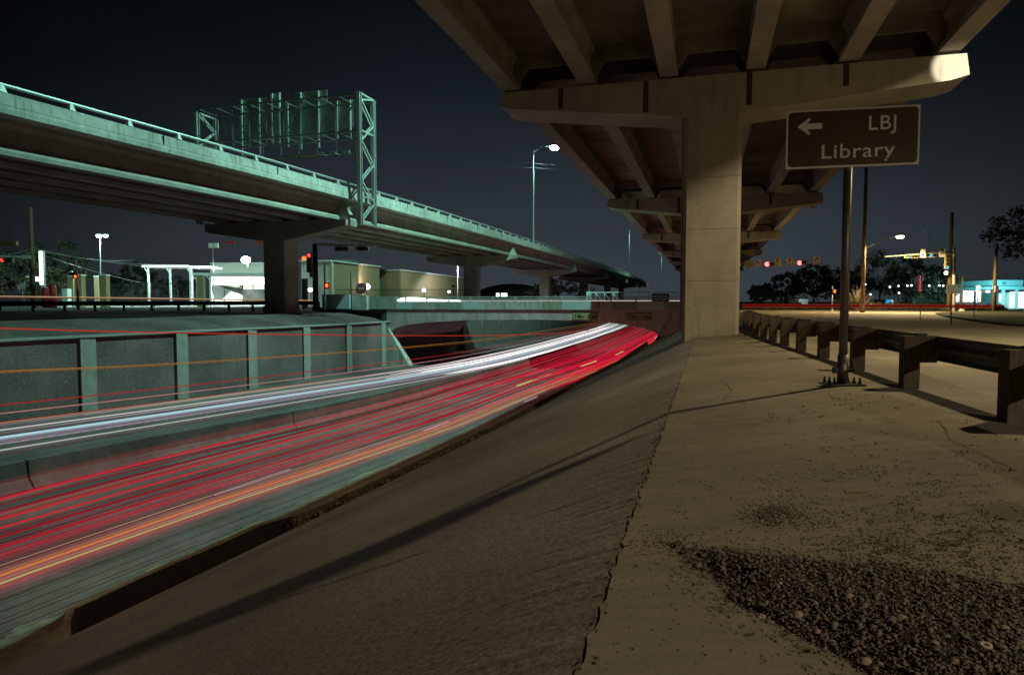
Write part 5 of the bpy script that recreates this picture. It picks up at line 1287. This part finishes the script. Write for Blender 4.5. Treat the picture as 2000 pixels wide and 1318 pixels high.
bundle('soft_trails', 5, tr_right, -15.6, -14.6, 0.7, 1.1, (1.0,0.05,0.08), (0.014,), 0.03, 0.08, lambda g: -9, lambda g: 120, 'soft red light veil across the median barrier', 13, True)
bundle('soft_trails', 8, tr_left, -25.5, -20.0, 0.55, 0.75, (0.85,0.95,1.0), (0.010,), 0.05, 0.14, lambda g: -9, lambda g: 160, 'soft white light veil over the incoming lanes', 14, True)
bundle('brake_trails', 46, tr_right, -14.4, -10.1, 0.55, 1.0, (1.0,0.015,0.06), (0.22, 0.75, 0.45, 0.6), 0.010, 0.034, lambda g: g.uniform(18, 62), lambda g: g.uniform(120, 168), 'dense red brake light streaks running into the underpass', 5)
bundle('brake_trails', 26, tr_right, -12.6, -10.05, 0.3, 1.0, (1.0,0.02,0.07), (0.7, 0.5), 0.02, 0.04, lambda g: g.uniform(34, 52), lambda g: g.uniform(100, 140), 'dense red brake light streaks beside the slope foot', 6)
# blinking indicator dashes
for i, (s0, s1) in enumerate(((37, 44), (50.5, 56), (63, 68), (76, 83), (92, 99))):
    trail(tr_right, -11.7 + i * 0.25, 0.85, YEL, 0.75, 0.035, ['first', 'second', 'third', 'fourth', 'fifth'][i] + ' yellow indicator dash counted from the camera, among the red streaks', s0=s0, s1=s1, grp='yellow indicator dashes')
for i, (s0, s1) in enumerate(((15, 18.2), (26.3, 29), (36.3, 38.7))):  # lane dashes as glowing tubes, their lit look put in as emission
    trail(tr_right, (-12.9, -12.3, -11.2)[i], 0.05, (0.9,0.75,0.85), 0.34, 0.035, ['nearest', 'middle', 'farthest'][i] + ' pale lane dash given its own glow, right of the red streaks', s0=s0, s1=s1, grp='pale glowing lane dashes')
# incoming carriageway
def q_at(y, h): return PS(GZ(0, y, -4.05 + h))[0]
trail(tr_left, q_at(786, 1.25), 1.25, (1,0.04,0.04), 0.32, 0.024, 'dark red light trail lowest along the retaining wall')
trail(tr_left, q_at(803, 0.95), 0.95, PNK, 0.36, 0.026, 'pink light trail above the white ones')
trail(tr_left, q_at(823, 0.8), 0.8, (1,0.14,0.05), 0.38, 0.016, 'thin orange red light trail above the white ones')
trail(tr_left, q_at(840, 0.7), 0.7, (1,0.86,0.82), 0.60, 0.024, 'pinkish white light trail above the light blue one')
trail(tr_left, q_at(849, 0.7), 0.7, (1,0.1,0.2), 0.25, 0.010, 'thin crimson light trail touching the light blue one')
trail(tr_left, q_at(857, 0.65), 0.65, BLU, 0.80, 0.031, 'thick light blue light trail, brightest of the incoming lanes')
trail(tr_left, q_at(866, 0.65), 0.65, (0.7,0.5,0.75), 0.22, 0.022, 'dull violet light trail below the light blue one')
trail(tr_left, q_at(873, 0.65), 0.65, WHT, 0.34, 0.010, 'hair thin white light trail below the violet one')
trail(tr_left, q_at(888, 0.65), 0.65, (1,0.92,0.92), 0.46, 0.022, 'grey white light trail nearest the median barrier')
trail(tr_left, q_at(898, 0.65), 0.65, (1,0.05,0.12), 0.22, 0.008, 'thin dark red light trail nearest the median barrier')
trail(tr_left, q_at(820, 0.6), 0.6, (0.8,0.7,0.45), 0.07, 0.03, 'dull olive light trail among the incoming ones')
bundle('headlight_trails', 16, tr_left, -26.2, -20.4, 0.55, 0.75, WHT, (0.9, 1.5), 0.015, 0.045, lambda g: g.uniform(38, 66), lambda g: 168, 'dense white headlight streaks coming out of the underpass', 8)
bundle('headlight_trails', 9, tr_left, -24.5, -20.3, 0.5, 0.7, (0.75,0.92,1.0), (0.4,), 0.006, 0.018, lambda g: g.uniform(12, 40), lambda g: 168, 'faint bluish headlight streaks', 9)
bundle('headlight_trails', 7, tr_left, -27, -24, 0.5, 0.9, (1.0,0.75,0.6), (0.3,), 0.010, 0.02, lambda g: g.uniform(12, 30), lambda g: 120, 'faint peach streaks along the upper edge of the incoming lanes', 10)
# dotted violet trail (flickering LED tail light): separate dots, one countless row
mb_ = MB()
s = 4.0
while s < 62:
    q = W(smooth(lambda x: tr_left(q_at(866, 0.65) + 0.35, x), s), s, smooth(roadz, s) + 0.62); q2 = W(smooth(lambda x: tr_left(q_at(866, 0.65) + 0.35, x), s + 0.2), s + 0.2, smooth(roadz, s + .2) + 0.62)
    mb_.bar(q, q2, 0.05, 0.07); s += 0.42
stuff(mb_.build('dotted_trail', tmat((0.8,0.35,0.7), 0.3)), 'row of tiny violet dots along the light blue trail', 'light trails')
# high trails from lorries
def ptrail(pts, c, k, r, label):
    P2 = [Vector(p) for p in pts]
    # gentle spline
    out = []
    for i in range(len(P2) - 1):
        a = P2[max(i-1,0)]; b = P2[i]; c_ = P2[i+1]; d_ = P2[min(i+2, len(P2)-1)]
        for j in range(6):
            t_ = j / 6
            out.append(0.5 * ((2*b) + (-a + c_) * t_ + (2*a - 5*b + 4*c_ - d_) * t_**2 + (-a + 3*b - 3*c_ + d_) * t_**3))
    out.append(P2[-1])
    tag(MB().tube(out, r, 5).build('light_trail', tmat(c, k)), label, 'light trail')
def sh_(px, py, s): return GS(px, py, s)
ptrail([sh_(-200,742,9), sh_(0,725,15), sh_(350,709,24), sh_(740,682,38), sh_(960,661,55), sh_(1100,640,75), sh_(1165,630.5,95)], (1,0.42,0.06), 0.32, 0.016, 'upper orange marker light trail crossing high before the retaining wall')
ptrail([sh_(-200,745.5,9), sh_(0,728,15), sh_(350,711.5,24), sh_(740,684,38), sh_(960,664,55), sh_(1100,643,75), sh_(1170,631.5,95)], (1,0.40,0.06), 0.24, 0.010, 'lower orange marker light trail crossing high before the retaining wall')
ptrail([sh_(-200,634,16), sh_(0,641,20), sh_(350,650,27), sh_(750,655,40), sh_(950,655,50), sh_(1080,651,60), sh_(1150,645,68)], (1,0.06,0.03), 0.42, 0.028, 'red light trail crossing highest in front of the retaining wall')
# cross street trails
def ctrail(a, b, c, k, r, label): tag(MB().tube([a, (a + b) / 2, b], r, 5).build('light_trail', tmat(c, k)), label, 'light trail')
ctrail(GY(1449, 594.5, 78), GY(1960, 596, 70), (1,0.04,0.03), 0.28, 0.03, 'upper red light trail on the cross street at the right')
ctrail(GY(1449, 597, 78), GY(1955, 598.5, 70), (1,0.04,0.04), 0.09, 0.09, 'broad dull red light trail on the cross street at the right')
ctrail(GY(1449, 600, 78), GY(1940, 601, 70), (1,0.16,0.05), 0.28, 0.03, 'lower orange red light trail on the cross street at the right')
ctrail(GY(-60, 577.5, 60), GY(612, 586.8, 68), (1,0.62,0.32), 0.55, 0.035, 'orange light trail above the left guardrail')
ctrail(GY(-60, 580, 60), GY(530, 586.5, 68), (0.8,0.3,0.2), 0.14, 0.05, 'dim brown red light trail above the left guardrail')
ctrail(GS(766, 587.3, BS + 4), GS(1330, 587.5, BS + 4), (1,0.9,0.85), 0.5, 0.04, 'white light trail along the bridge roadway')
ctrail(GS(1000, 588.8, BS + 3), GS(1330, 589.8, BS + 3), (0.9,0.08,0.15), 0.35, 0.035, 'red light trail along the right end of the bridge roadway')
ctrail(GS(716, 591.0, BS + 3), GS(1330, 591, BS + 3), (0.6,0.85,0.9), 0.25, 0.04, 'pale blue light trail low on the bridge roadway')
m_ = MB(); cc_ = [GS(x_, y_, BS + 2.0) for x_, y_ in ((765,588.2),(785,587.4),(800,587),(820,587),(850,587.4),(900,587.8))]
o = m_.tube(cc_, [0.06, 0.26, 0.34, 0.27, 0.12, 0.04], 10).build('headlight_flare', glow('headlight_glare', (1,0.98,1.0), 6, 'AUTO'), None, True)
tag(o, 'glaring white headlight streak at the left end of the bridge', 'light trail')

# ================================================================== GRAVEL
def icos():
    t_ = (1 + 5 ** 0.5) / 2
    v = np.array([(-1,t_,0),(1,t_,0),(-1,-t_,0),(1,-t_,0),(0,-1,t_),(0,1,t_),(0,-1,-t_),(0,1,-t_),(t_,0,-1),(t_,0,1),(-t_,0,-1),(-t_,0,1)], float)
    v /= np.linalg.norm(v[0])
    f = np.array([(0,11,5),(0,5,1),(0,1,7),(0,7,10),(0,10,11),(1,5,9),(5,11,4),(11,10,2),(10,7,6),(7,1,8),(3,9,4),(3,4,2),(3,2,6),(3,6,8),(3,8,9),(4,9,5),(2,4,11),(6,2,10),(8,6,7),(9,8,1)])
    return v, f
IV, IF = icos()
def pebbles(P, S, flat=0.65):
    n = len(P)
    A = rng.normal(size=(n, 3, 3)) * 0.22 + np.eye(3)[None] * 1.0
    V = np.einsum('nij,kj->nki', A, IV) * (1 + rng.normal(size=(n, 12, 1)) * 0.10)
    V[:, :, 2] *= flat
    V = V * S[:, None, None] + P[:, None, :]
    F_ = IF[None] + (np.arange(n) * 12)[:, None, None]
    return V.reshape(-1, 3), F_.reshape(-1, 3)
def inpoly(x, y, poly):
    c = False; j = len(poly) - 1
    for i in range(len(poly)):
        if (poly[i][1] > y) != (poly[j][1] > y) and x < (poly[j][0]-poly[i][0])*(y-poly[i][1])/(poly[j][1]-poly[i][1]) + poly[i][0]: c = not c
        j = i
    return c
def surf(px, py):
    z = 0.0
    for _ in range(4):
        v = GZ(px, py, z); p = PS(v)[0]; z = apz(max(p, JP))
    return Vector((v.x, v.y, z))
main = [(1285,1052),(1340,1062),(1430,1068),(1560,1082),(1680,1092),(1790,1102),(1900,1125),(2000,1140),(2120,1150),(2160,1400),(1760,1400),(1690,1318),(1600,1268),(1500,1215),(1430,1180),(1380,1145),(1335,1110)]
mw = [tuple(surf(*q))[:2] for q in main]
xs0, xs1 = min(q[0] for q in mw), max(q[0] for q in mw); ys0, ys1 = min(q[1] for q in mw), max(q[1] for q in mw)
P, S = [], []
def dist_edge(x, y):
    best = 9
    j = len(mw) - 1
    for i in range(len(mw)):
        ax_, ay_ = mw[j]; bx_, by_ = mw[i]; dx, dy = bx_-ax_, by_-ay_; t_ = max(0, min(1, ((x-ax_)*dx+(y-ay_)*dy)/(dx*dx+dy*dy+1e-9)))
        best = min(best, math.hypot(x-ax_-t_*dx, y-ay_-t_*dy)); j = i
    return best
area = (xs1 - xs0) * (ys1 - ys0)
def nz(x, y): return 0.5 * math.sin(x * 9.1 + 2.2 * math.sin(y * 5.3)) + 0.5 * math.sin(y * 13.7 + 1.7 * math.sin(x * 7.9)) + 0.35 * math.sin(x * 31 + y * 23)
for _ in range(int(area * 17000)):
    x, y = random.uniform(xs0, xs1), random.uniform(ys0, ys1)
    if not inpoly(x, y, mw): continue
    de = dist_edge(x, y); hgt = min(de * 0.18, 0.05)
    far = (y > 3.0) * 0.10 + 0.03
    if de < far * (1.6 + nz(x, y)) and random.random() > (de / (far * 2.4)) ** 1.5 + 0.03: continue
    p = x * CT - y * ST
    s_ = min(0.0030 + random.expovariate(1) * 0.0018 + 0.0012 * (de > 0.12), 0.012)
    if random.random() < 0.025 and de > 0.03: s_ = random.uniform(0.009, 0.017)
    P.append((x, y, apz(p) + hgt * random.uniform(0.5, 1.0) + s_ * 0.3)); S.append(s_)
for _ in range(1600):   # scatter around the pile
    i = random.randrange(len(mw)); a = mw[i]; b = mw[(i + 1) % len(mw)]; t_ = random.random()
    x = a[0] + (b[0]-a[0]) * t_ + random.gauss(0, 0.10); y = a[1] + (b[1]-a[1]) * t_ + random.gauss(0, 0.13)
    s_ = random.uniform(0.002, 0.006); P.append((x, y, apz(x*CT-y*ST) + s_ * 0.4)); S.append(s_)
V, Fc = pebbles(np.array(P), np.array(S))
go = npmesh('gravel_pile', V, Fc, M['pebble']); stuff(go, 'brown loose gravel piled in the lower right corner', 'gravel')
# mound under the gravel
mbm = MB(); gx = frange(xs0 - 0.05, xs1 + 0.05, 0.05); gy = frange(ys0 - 0.05, ys1 + 0.05, 0.05); rows = []
for y in gy:
    r_ = []
    for x in gx:
        de_ = dist_edge(x, y); h_ = min(de_ * 0.18, 0.05) - (0.03 if de_ < 0.14 + 0.12 * nz(x, y) else 0.0) if inpoly(x, y, mw) else -0.03
        r_.append((x, y, apz(x*CT-y*ST) + h_ - 0.006))
    rows.append(r_)
stuff(mbm.loft(rows).build('gravel_bed', M['dirt'], None, True), 'fine soil lying beneath the gravel pile', 'soil')
# scattered grit over the apron
P, S = [], []
def cluster(px, py, rx, ry, n, s0, s1, gauss=True):
    for _ in range(n):
        x = random.gauss(px, rx) if gauss else random.uniform(px - rx, px + rx); y = random.gauss(py, ry) if gauss else random.uniform(py - ry, py + ry)
        if y < 720: continue
        v = surf(x, y)
        if PS(v)[0] < JP + 0.05 or PS(v)[0] > 3.2 or v.y < 0.5: continue
        s_ = s0 * 0.7 + (s1 - s0 * 0.7) * random.random() ** 2.2; P.append((v.x, v.y, v.z + s_ * 0.3)); S.append(s_)
def clumps(px, py, rx, ry, n, s0, s1):
    for _ in range(n // 14):
        cx_ = random.gauss(px, rx); cy_ = random.gauss(py, ry); f_ = max(0.15, (cy_ - 600) / 450)
        cluster(cx_, cy_, random.uniform(6, 30) * f_, random.uniform(1.5, 5) * f_, random.randint(4, 24), s0 * 0.8, s1 * 0.8)
cluster(1505, 1003, 32, 13, 900, 0.003, 0.007)
cluster(1560, 1018, 60, 14, 500, 0.003, 0.006)
clumps(1520, 940, 90, 20, 420, 0.003, 0.007)
clumps(1750, 960, 200, 60, 1900, 0.003, 0.008)
clumps(1860, 1060, 140, 40, 3200, 0.003, 0.008)
clumps(1850, 1040, 180, 45, 1500, 0.003, 0.007)
clumps(1700, 880, 250, 50, 700, 0.003, 0.009)
clumps(1610, 800, 160, 30, 420, 0.004, 0.010)
cluster(1670, 765, 70, 12, 160, 0.004, 0.010)
clumps(1560, 800, 40, 14, 130, 0.004, 0.011)
cluster(1700, 1090, 60, 20, 300, 0.003, 0.006)
cluster(1290, 1060, 40, 12, 90, 0.004, 0.007)
cluster(1400, 1000, 250, 200, 220, 0.003, 0.007, False)
cluster(1250, 1200, 130, 110, 70, 0.003, 0.006, False)
V, Fc = pebbles(np.array(P), np.array(S), 0.6)
stuff(npmesh('scattered_grit', V, Fc, M['pebbledark']), 'dark grit scattered over the pale apron', 'grit')
# larger stones, each its own
stones = [(1558,1199,0.022,'palest round stone near the left side of the gravel pile'),(1659,1165,0.020,'flat pale stone above the middle of the gravel pile'),(1760,1206,0.021,'rounded brown stone right of the middle of the gravel pile'),
          (1486,1203,0.016,'stone on the lower left edge of the gravel pile'),(1690,1290,0.019,'stone near the bottom edge of the photo'),(1596,1232,0.013,'small stone just below the palest one'),
          (1580,1140,0.011,'small stone high in the gravel pile'),(1524,1138,0.010,'small stone left of the one high in the pile'),(1962,1225,0.014,'stone at the right edge above the steel ring'),(1825,1255,0.014,'flat stone left of the steel ring')]
for (px, py, r_, lab) in stones:
    v = surf(px, py); z = v.z + 0.045
    v = GZ(px, py, z)
    m_ = MB(); rows = []
    sd = random.random() * 9
    for i in range(7):
        t_ = PI * i / 6 - PI / 2
        rows.append([Vector((v.x, v.y, z)) + Vector((math.cos(t_) * math.cos(a_) * r_ * (1.15 + 0.15 * math.sin(2*a_ + sd)), math.cos(t_) * math.sin(a_) * r_ * (0.9 + 0.12 * math.cos(3*a_ + sd)), math.sin(t_) * r_ * 0.62)) for a_ in [2*PI*j/12 for j in range(12)]])
    tag(m_.loft(rows, True).build('stone', M['stone'], None, True), lab, 'stone', 'larger stones in the gravel')
v = GZ(1925, 1260, surf(1925, 1260).z + 0.058)
rows = []
for i in range(20):
    a_ = 2 * PI * i / 20; rows.append([v + Vector((math.cos(a_) * q, math.sin(a_) * q, h_ + 0.15 * math.sin(a_) * q)) for q, h_ in ((0.008, 0), (0.008, 0.004), (0.020, 0.004), (0.020, 0))])
rows.append(rows[0])
tag(MB().loft(rows, True).build('washer', mat('pale_washer', (0.33,0.27,0.20), 0.7, 0, var=0.1), None, True), 'flat pale ring lying on the gravel at the lower right', 'washer')
# gutter debris: leaves, stones and twigs
P, S = [], []
for _ in range(9000):
    s_ = random.uniform(6, 55) ** 1.0
    dens = 0.5 + 0.5 * math.sin(s_ * 1.1) * math.sin(s_ * 0.37 + 1)
    if random.random() > 0.35 + dens * 0.65: continue
    if s_ < 14: continue
    g = gutp(s_) + random.uniform(-0.40, 0.02) + random.gauss(0, 0.03); z = gutz(s_) - 0.14 + random.random() * 0.16 * dens
    q = W(g, s_, z); P.append(tuple(q)); S.append(random.uniform(0.012, 0.045))
V, Fc = pebbles(np.array(P), np.array(S), 0.7)
stuff(npmesh('gutter_debris', V, Fc, mat('leaf_litter', (0.17,0.135,0.075), 0.95, var=0.8, scale=9)), 'dry leaf litter and stones filling the gutter', 'debris')
V, Fc = leaves([tuple(W(gutp(s_) - 0.2 + random.gauss(0, 0.15), s_, gutz(s_) + random.uniform(-0.1, 0.05))) for s_ in [random.uniform(13, 50) for _ in range(900)]], 3, np.full(900, 0.12), 0.05, 0.4)
stuff(npmesh('dry_leaves', V, Fc, M['leafpale']), 'dry leaves lying in and beside the gutter', 'leaves')
# crumbs along the joint
P, S = [], []
for _ in range(1100):
    s_ = random.uniform(1.2, 12); c_ = 0.02 if random.random() < 0.7 else 0.06
    q = W(JP + random.gauss(-0.01, c_), s_, 0); p = PS(q)[0]
    r_ = 0.0025 + 0.008 * random.random() ** 3; P.append((q.x, q.y, (apz(p) if p > JP else apz(JP) - 0.005 + (p - JP) * 0.42) + r_ * 0.2)); S.append(r_)
V, Fc = pebbles(np.array(P), np.array(S), 0.6)
stuff(npmesh('joint_crumbs', V, Fc, M['pebbledark']), 'crumbled dark bits along the joint between slope and apron', 'crumbs')
